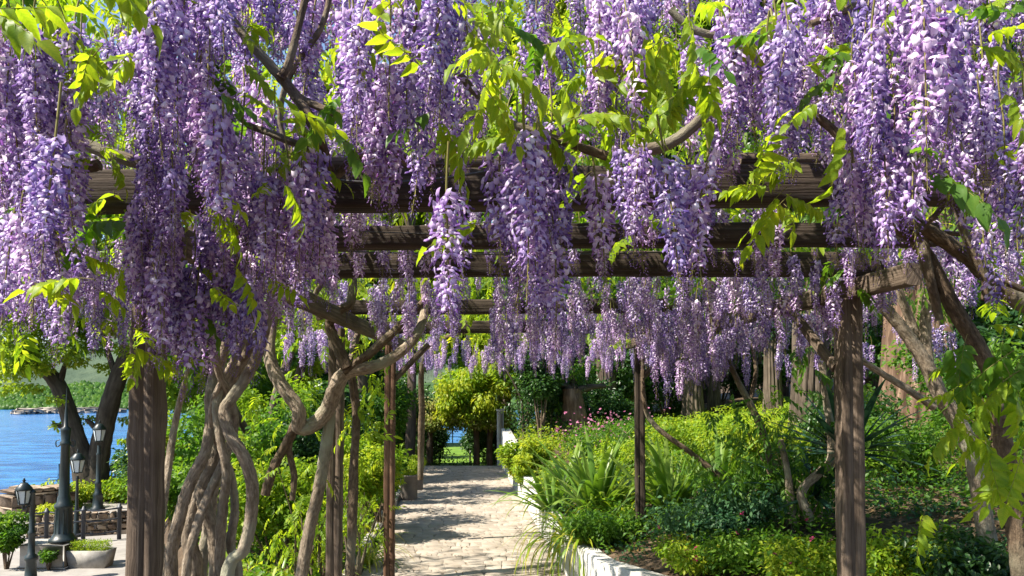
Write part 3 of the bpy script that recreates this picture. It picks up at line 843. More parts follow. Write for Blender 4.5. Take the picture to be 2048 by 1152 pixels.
V1 = vine('old wisteria with several braided grey trunks twisting up behind the thick near left post', None)
V2 = vine('wisteria whose brown trunk bends into a hanging loop against the second left post', None)
V3 = vine('wisteria with a pale forked trunk leaning left in front of the huge furrowed tree trunk', None)
V4 = vine('wisteria with dark crossing trunks and large glossy leaves at the right edge', None)
V5 = vine('slender wisteria with a kinked stem just left of the thick right post', None)
V6 = vine('thin dark wisteria climbing past the slim dark post beside the sword leaved clumps', None)
V7 = vine('wisteria at the lake side of the pergola, hanging left of the beam end', None)
V8 = vine('wisteria over the far end of the pergola, smallest flowers above the sunlit path', None)

# --- V1 trunks
def to_ground(pts, rr, x=0.0, y=0.0):
    p = pts[0]; return [Vector((p.x + x, p.y + y, -.1)), Vector((p.x + x * .5, p.y + y * .5, p.z * .5))] + pts, [rr[0] * 1.35, rr[0] * 1.15] + rr
def strand(par, lst, Y, r0, r1, m='vine', grd=True, gx=0.0, name='trunk'):
    if par is V1: r0, r1 = r0 * .56, r1 * .62
    pts = pxs(lst, Y); rr = list(np.linspace(r0, r1, len(pts)))
    if grd: pts, rr = to_ground(pts, rr, gx)
    return wood(par, name, pts, rr, m, 12)
strand(V1, [(342, 1140, -.1), (358, 1036, -.12), (381, 962, -.1), (409, 906, -.05), (420, 842), (418, 795, .05), (427, 749, .1), (450, 690, .05), (440, 600), (430, 480, -.1), (470, 380, -.3), (540, 330, -.6)], 4.3, .056, .036, gx=.15)
strand(V1, [(455, 1151, -.1), (487, 1100, -.1), (501, 1036, -.1), (503, 971, -.12), (487, 916, -.14), (459, 869, -.12), (448, 823, -.08), (464, 795, -.05), (492, 754), (515, 708), (529, 660), (545, 590), (570, 500, -.1), (620, 400, -.4)], 4.25, .062, .040, gx=-.1)
strand(V1, [(390, 1151, .08), (378, 1082, .06), (390, 1017, .02), (418, 943), (436, 879, .04), (441, 814, .08), (455, 772, .1), (482, 726, .1), (501, 689, .08), (500, 600), (470, 500), (400, 400, -.2), (330, 340, -.5)], 4.35, .085, .045, gx=.05)
strand(V1, [(432, 1151, .05), (427, 1063, .02), (408, 1010, -.02), (403, 960, .02), (415, 900, .06), (432, 840, .12), (470, 760, .16), (470, 680, .15), (440, 560)], 4.35, .075, .04)
strand(V1, [(440, 1120, .0), (445, 1017, -.06), (452, 943, -.08), (438, 869, -.1), (432, 805, -.05), (459, 740), (482, 689, .05), (520, 620)], 4.3, .05, .035)
strand(V1, [(332, 1150, .5), (318, 1080, .5), (330, 980, .5), (348, 860, .55), (372, 760, .5), (420, 640, .3), (450, 520, .1)], 4.4, .05, .03)
strand(V1, [(372, 1150, -.15), (392, 1060, -.1), (420, 985, -.02), (452, 915, .05), (470, 850, .08), (462, 800, .05), (440, 750, -.02), (432, 700, -.08), (440, 640)], 4.25, .045, .03)
strand(V1, [(476, 1150, .1), (462, 1090, .1), (470, 1020, .12), (462, 950, .1), (440, 900, .02), (424, 850, -.06), (428, 800, -.1), (452, 750, -.08), (478, 700)], 4.35, .05, .03)
strand(V1, [(400, 1150, .2), (415, 1060, .22), (425, 980, .2), (440, 900, .2), (425, 830, .2), (440, 740, .2), (460, 640, .1)], 4.4, .06, .05)
# branches fanning above the front beam
for lst, Y, r0, r1 in (
    ([(445, 0), (480, 60), (540, 130), (590, 190), (632, 262), (660, 345, .2)], 2.75, .015, .022),
    ([(588, 190), (640, 215), (700, 240), (770, 285), (840, 345, .15)], 2.75, .014, .019),
    ([(775, 180), (770, 285), (715, 312), (675, 350, .2)], 2.75, .011, .018),
    ([(612, -10), (596, 60), (575, 130), (560, 155)], 2.72, .012, .018),
    ([(495, 250), (560, 275), (655, 312)], 2.85, .012, .016),
    ([(590, 330), (560, 240), (580, 150), (640, 60), (660, -10)], 3.0, .01, .012),
    ([(40, 350), (110, 348), (200, 330)], 3.0, .016, .022),
    ([(110, 240), (105, 310), (125, 330)], 2.95, .01, .012)):
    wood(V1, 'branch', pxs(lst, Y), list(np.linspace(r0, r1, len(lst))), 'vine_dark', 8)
# --- V2
strand(V2, [(605, 1150), (618, 1060), (640, 960), (655, 870), (662, 820)], 7.0, .058, .045, gx=-.05)
LOOP = [(545, 640, .1), (538, 704), (556, 760, -.05), (595, 817, -.1), (598, 853, -.05), (623, 853), (654, 822), (675, 771, -.1), (695, 745, -.12), (757, 730, -.15), (808, 699, -.15), (839, 658, -.1), (850, 611), (846, 560, .1)]
wood(V2, 'trunk', pxs(LOOP, 6.9), [.045, .05, .055, .06, .066, .07, .07, .066, .06, .047, .042, .038, .034, .03], 'vine', 12)
for lst, Y, r0, r1 in (
    ([(688, 745), (740, 705), (790, 662), (822, 630), (850, 600)], 6.75, .045, .03),
    ([(695, 735), (668, 680), (658, 645), (680, 620), (702, 604), (706, 545), (690, 480)], 6.72, .05, .035),
    ([(592, 850), (570, 890), (546, 940), (530, 990)], 6.95, .045, .04),
    ([(583, 860), (578, 900), (588, 950), (585, 1000)], 6.98, .03, .025),
    ([(702, 750), (712, 830), (708, 950), (700, 1150)], 7.0, .035, .045),
    ([(640, 640), (630, 590), (655, 545), (620, 480)], 6.9, .03, .02)):
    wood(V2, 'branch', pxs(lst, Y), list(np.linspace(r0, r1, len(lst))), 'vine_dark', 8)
# --- V3 pale fork on the right
wood(V3, 'trunk', [Vector((4.1, 6.6, .6))] + pxs([(1950, 930), (1911, 838), (1880, 791), (1855, 735), (1819, 678), (1778, 627), (1742, 590), (1712, 548), (1690, 480)], 6.4), list(np.linspace(.075, .036, 10)), 'vine', 12)
for lst, Y, r0, r1 in (([(1858, 740), (1850, 663), (1856, 601), (1864, 545), (1850, 470)], 6.45, .05, .035), ([(1870, 760), (1820, 640), (1790, 560), (1770, 480)], 6.5, .04, .03),
                       ([(1870, 815), (1800, 770), (1726, 722), (1700, 700)], 6.2, .03, .02),
                       ([(920, 150), (960, 195), (1010, 240), (1100, 275), (1215, 312)], 2.3, .010, .014), ([(1445, 172), (1400, 240), (1335, 288), (1262, 302)], 2.75, .018, .024),
                       ([(1445, 172), (1470, 110), (1520, 60)], 2.75, .016, .01), ([(1340, 20), (1390, 60), (1450, 75)], 2.6, .012, .014)):
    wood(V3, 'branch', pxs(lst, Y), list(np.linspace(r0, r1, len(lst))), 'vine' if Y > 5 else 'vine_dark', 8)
# --- V4
wood(V4, 'trunk', [Vector((2.62, 3.8, -.05)), P(2060, 1250, 3.85)] + pxs([(2045, 1150), (2030, 1040), (2008, 900), (1990, 770), (1955, 690), (1905, 610), (1870, 540), (1830, 480), (1770, 440), (1720, 400)], 3.75), list(np.linspace(.06, .024, 12)), 'vine_dark', 10)
wood(V4, 'trunk', pxs([(2150, 660), (2048, 606), (1997, 575), (1935, 514), (1841, 455), (1775, 428), (1700, 420)], 3.7), list(np.linspace(.05, .024, 7)), 'vine_dark', 10)
for lst, Y, r0, r1 in (([(1972, 600), (1972, 558), (1935, 483), (1900, 383), (1866, 311), (1840, 260)], 3.6, .022, .016), ([(1830, 470), (1870, 430), (1910, 395), (2000, 380)], 3.6, .014, .012), ([(1620, 50), (1680, 25), (1760, -8)], 2.6, .012, .014),
                       ([(1840, 470), (1860, 560), (1880, 640)], 3.72, .03, .02), ([(1870, 465), (1960, 470), (2060, 475)], 3.8, .012, .012), ([(2000, 560), (2060, 585)], 3.6, .014, .014),
                       ([(1620, 225), (1660, 255), (1700, 300)], 2.7, .014, .016), ([(1820, 90), (1870, 160), (1930, 200)], 2.7, .012, .012)):
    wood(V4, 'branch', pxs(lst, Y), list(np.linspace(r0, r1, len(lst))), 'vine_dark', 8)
# --- V5, V6
strand(V5, [(1622, 1040), (1604, 985), (1640, 945), (1662, 920), (1660, 850), (1648, 770), (1640, 710), (1625, 650), (1620, 600)], 8.2, .05, .035, 'vine', False)
strand(V5, [(1588, 1045), (1580, 1000), (1575, 940), (1560, 880)], 8.4, .05, .03, 'vine', False, name='branch')
strand(V6, [(1530, 1040), (1545, 950), (1520, 850), (1480, 770), (1440, 690), (1415, 660)], 9.0, .045, .03, 'vine_dark', False)
strand(V6, [(1500, 800), (1512, 740), (1500, 680)], 9.0, .03, .02, 'vine_dark', False, name='branch')
strand(V6, [(1448, 960), (1380, 905), (1310, 850), (1288, 800), (1285, 700)], 9.2, .04, .02, 'vine_dark', False, name='branch')
strand(V7, [(105, 1150), (100, 1000)], 3.4, .0, .0, 'vine_dark', False, name='branch') if False else None
wood(V7, 'branch', pxs([(300, 330), (200, 300), (110, 250), (30, 130), (-60, 60)], 3.4), [.03, .028, .025, .02, .016], 'vine_dark', 8)
wood(V8, 'branch', [Vector((-1.45, 12.3, 1.0)), Vector((-1.42, 12.2, 2.0)), Vector((-1.3, 11.8, 3.0)), Vector((-.4, 11.2, 3.3)), Vector((.8, 11, 3.3))], [.05, .045, .04, .03, .02], 'vine_dark', 8)

# --- hanging racemes.  boxes: vine, x range, top y range, depth range, count, scale range, kinds
MIX = FULL * 3 + LOOSE
MIXS = FULL * 2 + LOOSE + SPENT
def curtain(par, x0, x1, y0, y1, Ya, Yb_, n, sa=.85, sb=1.1, kinds=MIX, xjit=True):
    for k in range(n):
        px = x0 + (x1 - x0) * ((k * .618034 + random.uniform(-.08, .08)) % 1.0)
        p = P(px, random.uniform(y0, y1), random.uniform(Ya, Yb_))
        hang(par, kinds, p, random.uniform(sa, sb))
# left edge and far left
curtain(V7, -60, 150, 20, 280, 2.1, 3.0, 34)
curtain(V7, 0, 150, 280, 420, 2.4, 3.3, 16, kinds=MIXS)
curtain(V7, 140, 275, 40, 150, 2.9, 3.6, 12)
curtain(V7, -60, 270, 380, 520, 3.6, 5.2, 26, .8, 1.0, kinds=MIXS)
curtain(V7, -60, 160, 420, 560, 3.0, 4.0, 26, .8, 1.0, kinds=MIXS)
curtain(V7, 100, 275, 500, 600, 4.0, 6.0, 20, .85, 1.05, kinds=MIXS)
curtain(V7, -40, 290, 150, 330, 3.6, 5.0, 22)
# bright tall column right of the beam end
curtain(V1, 285, 450, -140, 60, 2.2, 2.7, 20)
curtain(V1, 285, 450, 80, 240, 2.3, 2.8, 15)
curtain(V1, 290, 350, 260, 340, 2.6, 2.9, 5)
curtain(V1, 450, 700, -160, 60, 2.9, 3.6, 24)
curtain(V1, 450, 680, 90, 210, 3.0, 3.8, 16)
curtain(V1, 460, 640, 290, 420, 2.7, 3.2, 13)
curtain(V1, 345, 560, 480, 560, 3.0, 3.6, 10)
curtain(V1, 400, 620, 400, 520, 3.1, 4.0, 9)
curtain(V1, 690, 930, -150, 20, 1.9, 2.6, 17)
curtain(V1, 700, 930, 60, 160, 2.3, 3.0, 12)
curtain(V1, 755, 820, 170, 230, 2.4, 2.6, 3)
curtain(V1, 270, 350, 330, 470, 2.8, 3.1, 9)
curtain(V1, 300, 480, 380, 560, 2.8, 3.2, 12)
curtain(V1, 480, 640, 240, 340, 2.6, 3.1, 10)
curtain(V1, 350, 450, 540, 600, 2.9, 3.3, 5)
curtain(V1, 640, 760, 330, 470, 3.4, 4.2, 5, .75, .9, MIXS)
# middle
hang(V3, FULL, P(893, 372, 2.05), .98); hang(V3, LOOSE, P(920, 360, 2.3), .8)
curtain(V3, 985, 1130, 220, 330, 2.0, 2.5, 8)
curtain(V3, 1000, 1110, 380, 460, 2.2, 2.7, 4, .8, 1.0)
curtain(V3, 1180, 1290, -60, 60, 2.0, 2.5, 7)
curtain(V3, 1170, 1290, 270, 340, 2.3, 2.8, 4, .8, 1.0)
curtain(V3, 1325, 1425, 250, 330, 2.1, 2.6, 4, .85, 1.05)
curtain(V3, 930, 1430, -200, 80, 3.0, 4.2, 50)
curtain(V3, 1010, 1110, 590, 650, 6.5, 8.0, 9, .9, 1.15, FULL + FINE)
curtain(V3, 1190, 1430, 330, 430, 3.6, 4.8, 5, .75, .9)
curtain(V3, 930, 1430, 60, 240, 3.4, 4.6, 20, kinds=MIXS)
# right
curtain(V4, 1430, 1610, -60, 80, 2.2, 2.8, 16)
curtain(V4, 1430, 1600, 60, 180, 2.7, 3.1, 9)
curtain(V4, 1690, 1800, 80, 260, 2.2, 2.6, 12)
curtain(V4, 1685, 1760, 300, 420, 2.6, 3.0, 6, .85, 1.05)
curtain(V4, 1600, 2100, -200, 60, 2.5, 3.6, 44)
curtain(V4, 1740, 1900, -100, 60, 1.9, 2.4, 9)
curtain(V4, 1850, 2080, 80, 260, 2.2, 3.0, 20, kinds=MIXS)
curtain(V4, 1600, 1700, 60, 200, 2.9, 3.6, 7)
curtain(V4, 1960, 2070, 280, 400, 2.6, 3.2, 8, kinds=SPENT + LOOSE)
curtain(V4, 1760, 2080, 420, 540, 4.2, 6.5, 34, .8, 1.0)
# second layer: from the crossbeams
def canopy(par, x0, x1, Ya, Yb_, z0, z1, n, kinds=MIXS, sa=.8, sb=1.05):
    for k in range(n):
        Y = random.uniform(Ya, Yb_)
        hang(par, kinds, (random.uniform(x0, x1), Y, random.uniform(z0, z1)), random.uniform(sa, sb))
canopy(V2, -2.2, -.2, 3.8, 5.6, 3.25, 3.8, 32)
canopy(V2, -2.2, -.2, 5.6, 8.8, 3.05, 3.45, 62, FULL + FINE + LOOSE)
canopy(V3, -.2, 1.1, 3.8, 5.0, 3.3, 3.9, 14)
canopy(V3, -.2, 1.6, 5.2, 7.2, 3.05, 3.4, 52, FULL + FINE + LOOSE)
canopy(V5, 1.0, 3.0, 3.9, 7.2, 3.1, 3.6, 50, FULL + FINE + LOOSE)
canopy(V5, 2.2, 4.6, 7.2, 9.6, 2.7, 3.3, 30, FULL + FINE + LOOSE)
canopy(V6, -.2, 2.2, 7.2, 9.6, 3.0, 3.35, 80, FULL + FINE)
curtain(V6, 1300, 1470, 620, 690, 8.0, 9.6, 26, .95, 1.25, FULL + FINE)
curtain(V6, 1480, 1640, 600, 660, 7.0, 9.0, 22, .85, 1.1, FULL + FINE)
canopy(V8, -1.8, 2.2, 9.6, 13.0, 2.9, 3.35, 120, FULL + FINE, .8, 1.0)
curtain(V2, 560, 650, 640, 670, 8.6, 9.6, 9, 1.0, 1.2, FULL)
curtain(V5, 1360, 1690, 520, 600, 5.0, 6.6, 30, .85, 1.1, FULL + FINE + LOOSE)
curtain(V6, 1280, 1480, 560, 640, 6.0, 7.6, 16, .9, 1.1, FULL + FINE)
curtain(V6, 1300, 1460, 650, 720, 8.2, 9.4, 16, 1.05, 1.35, FULL + FINE)
curtain(V2, 600, 900, 400, 470, 3.9, 5.0, 11, .7, .9, MIXS)
curtain(V3, 900, 1240, 380, 450, 3.8, 5.0, 10, .7, .9, MIXS)
curtain(V3, 1420, 1660, 400, 470, 3.8, 5.0, 8, .7, .9, MIXS)
# --- big leaves close to the eye
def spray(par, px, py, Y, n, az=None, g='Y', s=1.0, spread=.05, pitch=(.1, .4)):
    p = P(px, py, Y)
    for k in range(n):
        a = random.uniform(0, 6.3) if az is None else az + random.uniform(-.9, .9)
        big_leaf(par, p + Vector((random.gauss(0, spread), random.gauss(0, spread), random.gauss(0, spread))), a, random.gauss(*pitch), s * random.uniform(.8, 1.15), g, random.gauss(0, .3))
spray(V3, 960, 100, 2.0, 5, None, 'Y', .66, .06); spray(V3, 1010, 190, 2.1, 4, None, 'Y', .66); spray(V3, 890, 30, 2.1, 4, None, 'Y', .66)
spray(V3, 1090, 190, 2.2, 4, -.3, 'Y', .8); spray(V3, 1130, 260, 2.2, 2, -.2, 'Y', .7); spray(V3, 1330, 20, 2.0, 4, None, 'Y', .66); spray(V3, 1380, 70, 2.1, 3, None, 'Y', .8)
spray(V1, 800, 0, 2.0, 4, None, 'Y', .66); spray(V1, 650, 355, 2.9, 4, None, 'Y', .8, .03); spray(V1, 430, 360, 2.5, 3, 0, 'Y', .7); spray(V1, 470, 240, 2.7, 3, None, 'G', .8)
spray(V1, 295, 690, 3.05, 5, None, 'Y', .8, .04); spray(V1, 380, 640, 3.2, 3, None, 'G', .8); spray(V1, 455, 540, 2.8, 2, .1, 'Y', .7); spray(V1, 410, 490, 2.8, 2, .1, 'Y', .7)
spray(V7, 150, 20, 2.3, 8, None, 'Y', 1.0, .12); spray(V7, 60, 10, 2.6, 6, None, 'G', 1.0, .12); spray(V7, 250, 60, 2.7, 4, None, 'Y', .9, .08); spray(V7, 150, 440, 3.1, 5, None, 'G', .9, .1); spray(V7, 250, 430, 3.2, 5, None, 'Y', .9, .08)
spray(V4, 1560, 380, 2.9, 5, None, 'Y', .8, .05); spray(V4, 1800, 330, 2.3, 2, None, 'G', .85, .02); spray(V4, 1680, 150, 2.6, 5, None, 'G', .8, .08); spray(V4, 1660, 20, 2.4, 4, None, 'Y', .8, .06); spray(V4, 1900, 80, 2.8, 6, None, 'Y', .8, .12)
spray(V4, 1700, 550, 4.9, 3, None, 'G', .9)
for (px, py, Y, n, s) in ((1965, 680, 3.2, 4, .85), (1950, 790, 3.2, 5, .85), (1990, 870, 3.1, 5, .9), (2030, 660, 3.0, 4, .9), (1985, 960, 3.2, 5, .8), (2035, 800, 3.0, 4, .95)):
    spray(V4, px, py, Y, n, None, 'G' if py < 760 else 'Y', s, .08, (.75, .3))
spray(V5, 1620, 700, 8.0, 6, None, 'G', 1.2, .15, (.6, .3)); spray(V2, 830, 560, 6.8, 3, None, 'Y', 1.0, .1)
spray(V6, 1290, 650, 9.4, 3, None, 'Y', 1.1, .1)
# --- the mass of canopy leaves, one part per vine
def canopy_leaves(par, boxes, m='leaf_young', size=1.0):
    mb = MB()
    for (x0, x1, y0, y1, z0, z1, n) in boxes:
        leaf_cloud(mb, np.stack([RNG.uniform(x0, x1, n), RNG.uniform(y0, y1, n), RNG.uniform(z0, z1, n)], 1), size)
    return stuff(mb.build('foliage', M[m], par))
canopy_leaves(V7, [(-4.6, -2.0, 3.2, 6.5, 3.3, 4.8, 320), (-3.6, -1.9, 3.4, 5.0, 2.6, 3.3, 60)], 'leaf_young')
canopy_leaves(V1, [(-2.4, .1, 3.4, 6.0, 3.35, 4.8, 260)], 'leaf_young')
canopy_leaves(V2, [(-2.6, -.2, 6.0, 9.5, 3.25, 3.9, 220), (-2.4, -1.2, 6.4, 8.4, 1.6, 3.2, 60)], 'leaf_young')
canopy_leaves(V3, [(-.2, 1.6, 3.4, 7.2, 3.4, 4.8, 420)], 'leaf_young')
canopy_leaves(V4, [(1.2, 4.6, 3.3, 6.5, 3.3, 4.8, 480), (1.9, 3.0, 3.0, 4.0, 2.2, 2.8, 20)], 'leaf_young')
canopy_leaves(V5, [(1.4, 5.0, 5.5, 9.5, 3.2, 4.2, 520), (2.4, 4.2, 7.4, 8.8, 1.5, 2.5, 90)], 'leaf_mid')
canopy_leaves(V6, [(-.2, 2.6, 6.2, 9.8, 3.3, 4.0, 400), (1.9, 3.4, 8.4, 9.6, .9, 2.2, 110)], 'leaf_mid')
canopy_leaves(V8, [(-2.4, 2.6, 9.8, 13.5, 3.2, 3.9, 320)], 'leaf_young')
canopy_leaves(V7, [(-3.2, -1.2, 3.6, 5.0, 4.2, 5.6, 160), (-5.5, -2.0, 5.0, 7.5, 4.4, 6.2, 260), (-7.5, -2.5, 7.0, 9.5, 5.0, 7.6, 320)], 'leaf_young')
canopy_leaves(V1, [(-2.8, 0, 5.0, 7.5, 4.4, 6.0, 220)], 'leaf_young')
canopy_leaves(V3, [(-.3, 1.8, 5.0, 7.5, 4.4, 6.0, 220)], 'leaf_young')
canopy_leaves(V4, [(1.6, 5.4, 5.0, 7.5, 4.4, 6.0, 300)], 'leaf_young')
for (vn, lst) in ((V7, ((60, 120), (120, 60), (210, 90), (40, 40), (100, 200), (190, 330), (230, 300), (30, 330), (150, 500), (210, 560), (90, 560))),
                  (V1, ((480, 40), (560, 220), (690, 180), (720, 60), (540, 320), (430, 200), (360, 400), (520, 430), (600, 330), (450, 110), (660, 260), (860, 190), (400, 560))),
                  (V3, ((930, 60), (980, 40), (1040, 120), (1090, 60), (1150, 180), (1240, 210), (1300, 230), (1220, 90), (1280, 40), (1400, 120), (1420, 60), (1060, 270), (1180, 300), (970, 270), (1350, 180), (1000, 470), (1270, 450))),
                  (V4, ((1480, 40), (1560, 20), (1640, 180), (1690, 230), (1740, 90), (1830, 210), (1880, 40), (1930, 120), (1980, 60), (2020, 200), (1960, 300), (1600, 300), (1840, 350), (2000, 20), (1500, 380), (1570, 400)))):
    for (px, py) in lst:
        for k in range(2):
            p = P(px + random.gauss(0, 22), py + random.gauss(0, 22), random.uniform(2.15, 3.1))
            big_leaf(vn, p, random.uniform(0, 6.3), random.gauss(.05, .45), random.uniform(.5, .8), 'Y' if random.random() < .8 else 'G', random.gauss(0, .4))
# ------------------------------------------------------------------ trees
def crown_points(rng, centre, rad, n, squash=.75, shell=.55):
    d = rng.normal(0, 1, (n, 3)); d /= np.linalg.norm(d, axis=1)[:, None]
    r = rad * (shell + (1 - shell) * rng.uniform(0, 1, n)) ** 1.0
    p = d * r[:, None]; p[:, 2] *= squash
    return p + centre, d
def leaf_clumps(mb, centres, rads, per, size, rng=RNG, squash=.7, droop=.4, vary=.35):
    for c, r in zip(centres, rads):
        n = int(per * r * r)
        p, d = crown_points(rng, np.asarray(c, float), r, n, squash, .35)
        az = np.arctan2(d[:, 1], d[:, 0]) + rng.normal(0, .8, n)
        Rm = rotmats(n, az, rng.normal(droop, .5, n), rng.normal(0, .6, n), size * rng.uniform(.7, 1.3, n))
        add_small(mb, Rm, p, rng.uniform(-vary, vary) + rng.normal(0, .08, n))
def tree(label, base, height, spread, trunk_r, m='leaf_mid', bark='bark', clumps=16, per=330, size=.16, low=.45, lean=(0, 0), name='tree', group='trees around the garden', seed=0, trunk_pts=None, squash=.7):
    rng = np.random.default_rng(seed)
    t = thing(name, label, 'tree', base, group)
    top = np.array([lean[0], lean[1], height])
    if trunk_pts is None:
        tp = [np.array([0, 0, -.4]), top * .25 + np.append(rng.normal(0, .15, 2), 0), top * .5 + np.append(rng.normal(0, .25, 2), 0), top * .8]
    else: tp = [np.asarray(q, float) for q in trunk_pts]
    mb = MB(); tube(mb, tp, list(np.linspace(trunk_r * 1.2, trunk_r * .45, len(tp))), 12, 8, .04, True, 0, .05)
    mb.build('trunk', M[bark], t, True)
    cs, rs = [], []
    for k in range(clumps):
        u = rng.uniform(low, 1.0)
        a = k * 2.4 + rng.normal(0, .3)
        rr = spread * math.sqrt(rng.uniform(.05, 1)) * math.sin(math.pi * min(.93, .25 + .7 * (u - low) / (1 - low + 1e-6)))
        c = np.array([lean[0] * u + rr * math.cos(a), lean[1] * u + rr * math.sin(a), height * u])
        cs.append(c); rs.append(spread * rng.uniform(.22, .42))
    for c in cs[:9]:
        s = tp[-2] * .5 + tp[-1] * .5 if c[2] > height * .6 else tp[-2]
        mb = MB(); tube(mb, [s, (s + c) / 2 + np.array([0, 0, .1 * height * .3]), c], [trunk_r * .4, trunk_r * .22, trunk_r * .06], 6, 4, .04, False)
        mb.build('limb', M[bark], t, True)
    mb = MB(); leaf_clumps(mb, cs, rs, per, size, rng, squash)
    mb.build('crown', M[m], t)
    return t
gz = lambda x, y: float(ground_z(np.array(x), np.array(y)))
bz = lambda x, y: float(bed_z(np.array(x), np.array(y)))
# forked lake-side tree
lb = G(182, 1003, -1.6)
lt = thing('lakeside_tree', 'tall dark tree with a low V shaped fork standing by the lake', 'tree', tuple(lb), 'trees around the garden')
def rel(lst, Y, b): return [np.array(P(q[0], q[1], Y + (q[2] if len(q) > 2 else 0)) - b) for q in lst]
mb = MB()
tube(mb, [np.array([0, 0, -.4])] + rel([(180, 985), (172, 945), (158, 890), (140, 830), (118, 775), (95, 745), (60, 720), (10, 690)], lb.y, lb), [.75, .62, .48, .36, .31, .29, .25, .18, .12], 12, 6, .03, True, 0, .05)
tube(mb, [np.array([.1, 0, -.3])] + rel([(188, 985), (192, 940), (200, 890), (215, 820), (235, 760), (258, 700), (275, 600), (290, 480)], lb.y, lb), [.7, .6, .45, .38, .36, .33, .30, .24, .16], 12, 6, .03, True, 0, .05)
mb.build('trunk', M['lake_bark'], lt, True)
for lst in ([(118, 775), (130, 730), (150, 690)], [(60, 720), (30, 740), (-10, 735)], [(235, 760), (215, 700), (200, 640)], [(150, 860), (120, 852), (105, 845)], [(205, 870), (180, 845), (170, 838)], [(258, 700), (310, 650), (340, 600)]):
    mb = MB(); tube(mb, rel(lst, lb.y, lb), [.14, .09, .03], 7, 5, .03, False); mb.build('limb', M['lake_bark'], lt, True)
mb = MB(); cs, rs = [], []
for (px, py, r) in ((10, 640, 1.0), (60, 660, 1.1), (110, 640, 1.0), (20, 740, .7), (60, 775, .45), (150, 660, .9), (190, 640, 1.1), (90, 700, .8), (150, 720, .5), (10, 690, .9), (230, 600, 1.3), (60, 590, 1.4), (130, 560, 1.5), (200, 520, 1.6), (0, 560, 1.5), (118, 850, .28), (172, 838, .3), (250, 520, 1.5), (60, 480, 1.6), (160, 440, 1.7), (112, 800, .3), (30, 420, 1.8), (280, 430, 1.5), (300, 620, 1.0), (255, 840, .3), (250, 880, .25), (30, 710, .8), (75, 735, .6), (5, 775, .5), (195, 690, .7), (235, 655, .8), (130, 700, .7), (265, 700, .6), (215, 735, .45), (40, 620, 1.2), (110, 600, 1.2), (20, 300, 2.2), (120, 330, 2.0), (220, 320, 2.0), (330, 330, 2.0), (60, 200, 2.0),):
    cs.append(rel([(px, py, random.uniform(-1.2, 1.0))], lb.y, lb)[0]); rs.append(r)
leaf_clumps(mb, cs, rs, 700, .19, squash=.6); mb.build('crown', M['leaf_lime'], lt)

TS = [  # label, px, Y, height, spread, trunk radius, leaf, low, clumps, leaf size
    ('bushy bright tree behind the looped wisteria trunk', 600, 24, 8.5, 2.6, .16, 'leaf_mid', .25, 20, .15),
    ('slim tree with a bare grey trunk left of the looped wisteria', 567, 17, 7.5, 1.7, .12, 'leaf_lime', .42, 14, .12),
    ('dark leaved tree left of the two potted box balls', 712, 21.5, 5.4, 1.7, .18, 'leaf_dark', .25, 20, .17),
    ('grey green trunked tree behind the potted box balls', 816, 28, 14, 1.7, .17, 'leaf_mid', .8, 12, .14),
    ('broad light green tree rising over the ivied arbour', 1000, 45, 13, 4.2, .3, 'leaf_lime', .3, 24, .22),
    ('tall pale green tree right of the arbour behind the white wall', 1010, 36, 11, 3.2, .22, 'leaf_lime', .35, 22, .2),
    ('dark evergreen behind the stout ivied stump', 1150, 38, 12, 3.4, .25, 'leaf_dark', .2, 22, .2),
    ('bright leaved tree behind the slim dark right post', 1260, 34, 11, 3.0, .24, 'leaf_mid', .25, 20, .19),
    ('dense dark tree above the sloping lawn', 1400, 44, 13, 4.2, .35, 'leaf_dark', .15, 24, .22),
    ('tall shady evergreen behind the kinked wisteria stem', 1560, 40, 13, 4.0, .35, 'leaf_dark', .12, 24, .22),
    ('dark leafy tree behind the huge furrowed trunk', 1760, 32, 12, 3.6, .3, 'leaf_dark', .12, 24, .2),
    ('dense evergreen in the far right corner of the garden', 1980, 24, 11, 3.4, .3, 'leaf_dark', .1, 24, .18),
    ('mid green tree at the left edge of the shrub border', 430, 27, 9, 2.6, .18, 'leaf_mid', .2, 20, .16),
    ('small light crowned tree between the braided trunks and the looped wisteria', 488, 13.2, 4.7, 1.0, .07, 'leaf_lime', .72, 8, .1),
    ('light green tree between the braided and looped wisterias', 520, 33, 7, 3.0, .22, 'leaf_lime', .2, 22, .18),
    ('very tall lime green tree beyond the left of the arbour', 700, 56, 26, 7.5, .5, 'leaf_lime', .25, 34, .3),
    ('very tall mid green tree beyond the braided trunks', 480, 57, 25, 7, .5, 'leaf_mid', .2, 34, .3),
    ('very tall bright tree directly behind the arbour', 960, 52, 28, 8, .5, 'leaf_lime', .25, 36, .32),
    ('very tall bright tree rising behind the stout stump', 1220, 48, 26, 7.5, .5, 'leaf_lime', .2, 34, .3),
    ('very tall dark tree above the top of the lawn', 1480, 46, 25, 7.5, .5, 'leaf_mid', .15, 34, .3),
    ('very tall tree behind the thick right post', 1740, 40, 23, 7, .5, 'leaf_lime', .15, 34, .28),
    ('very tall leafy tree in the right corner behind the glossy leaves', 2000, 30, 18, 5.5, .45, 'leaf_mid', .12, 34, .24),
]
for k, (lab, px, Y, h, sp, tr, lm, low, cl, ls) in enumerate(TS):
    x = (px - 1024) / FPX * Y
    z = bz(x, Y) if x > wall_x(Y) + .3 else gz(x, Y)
    tree(lab, (x, Y, z), h, sp, tr, lm, 'bark', cl + 8, 1000, ls * 1.1, low, seed=100 + k)
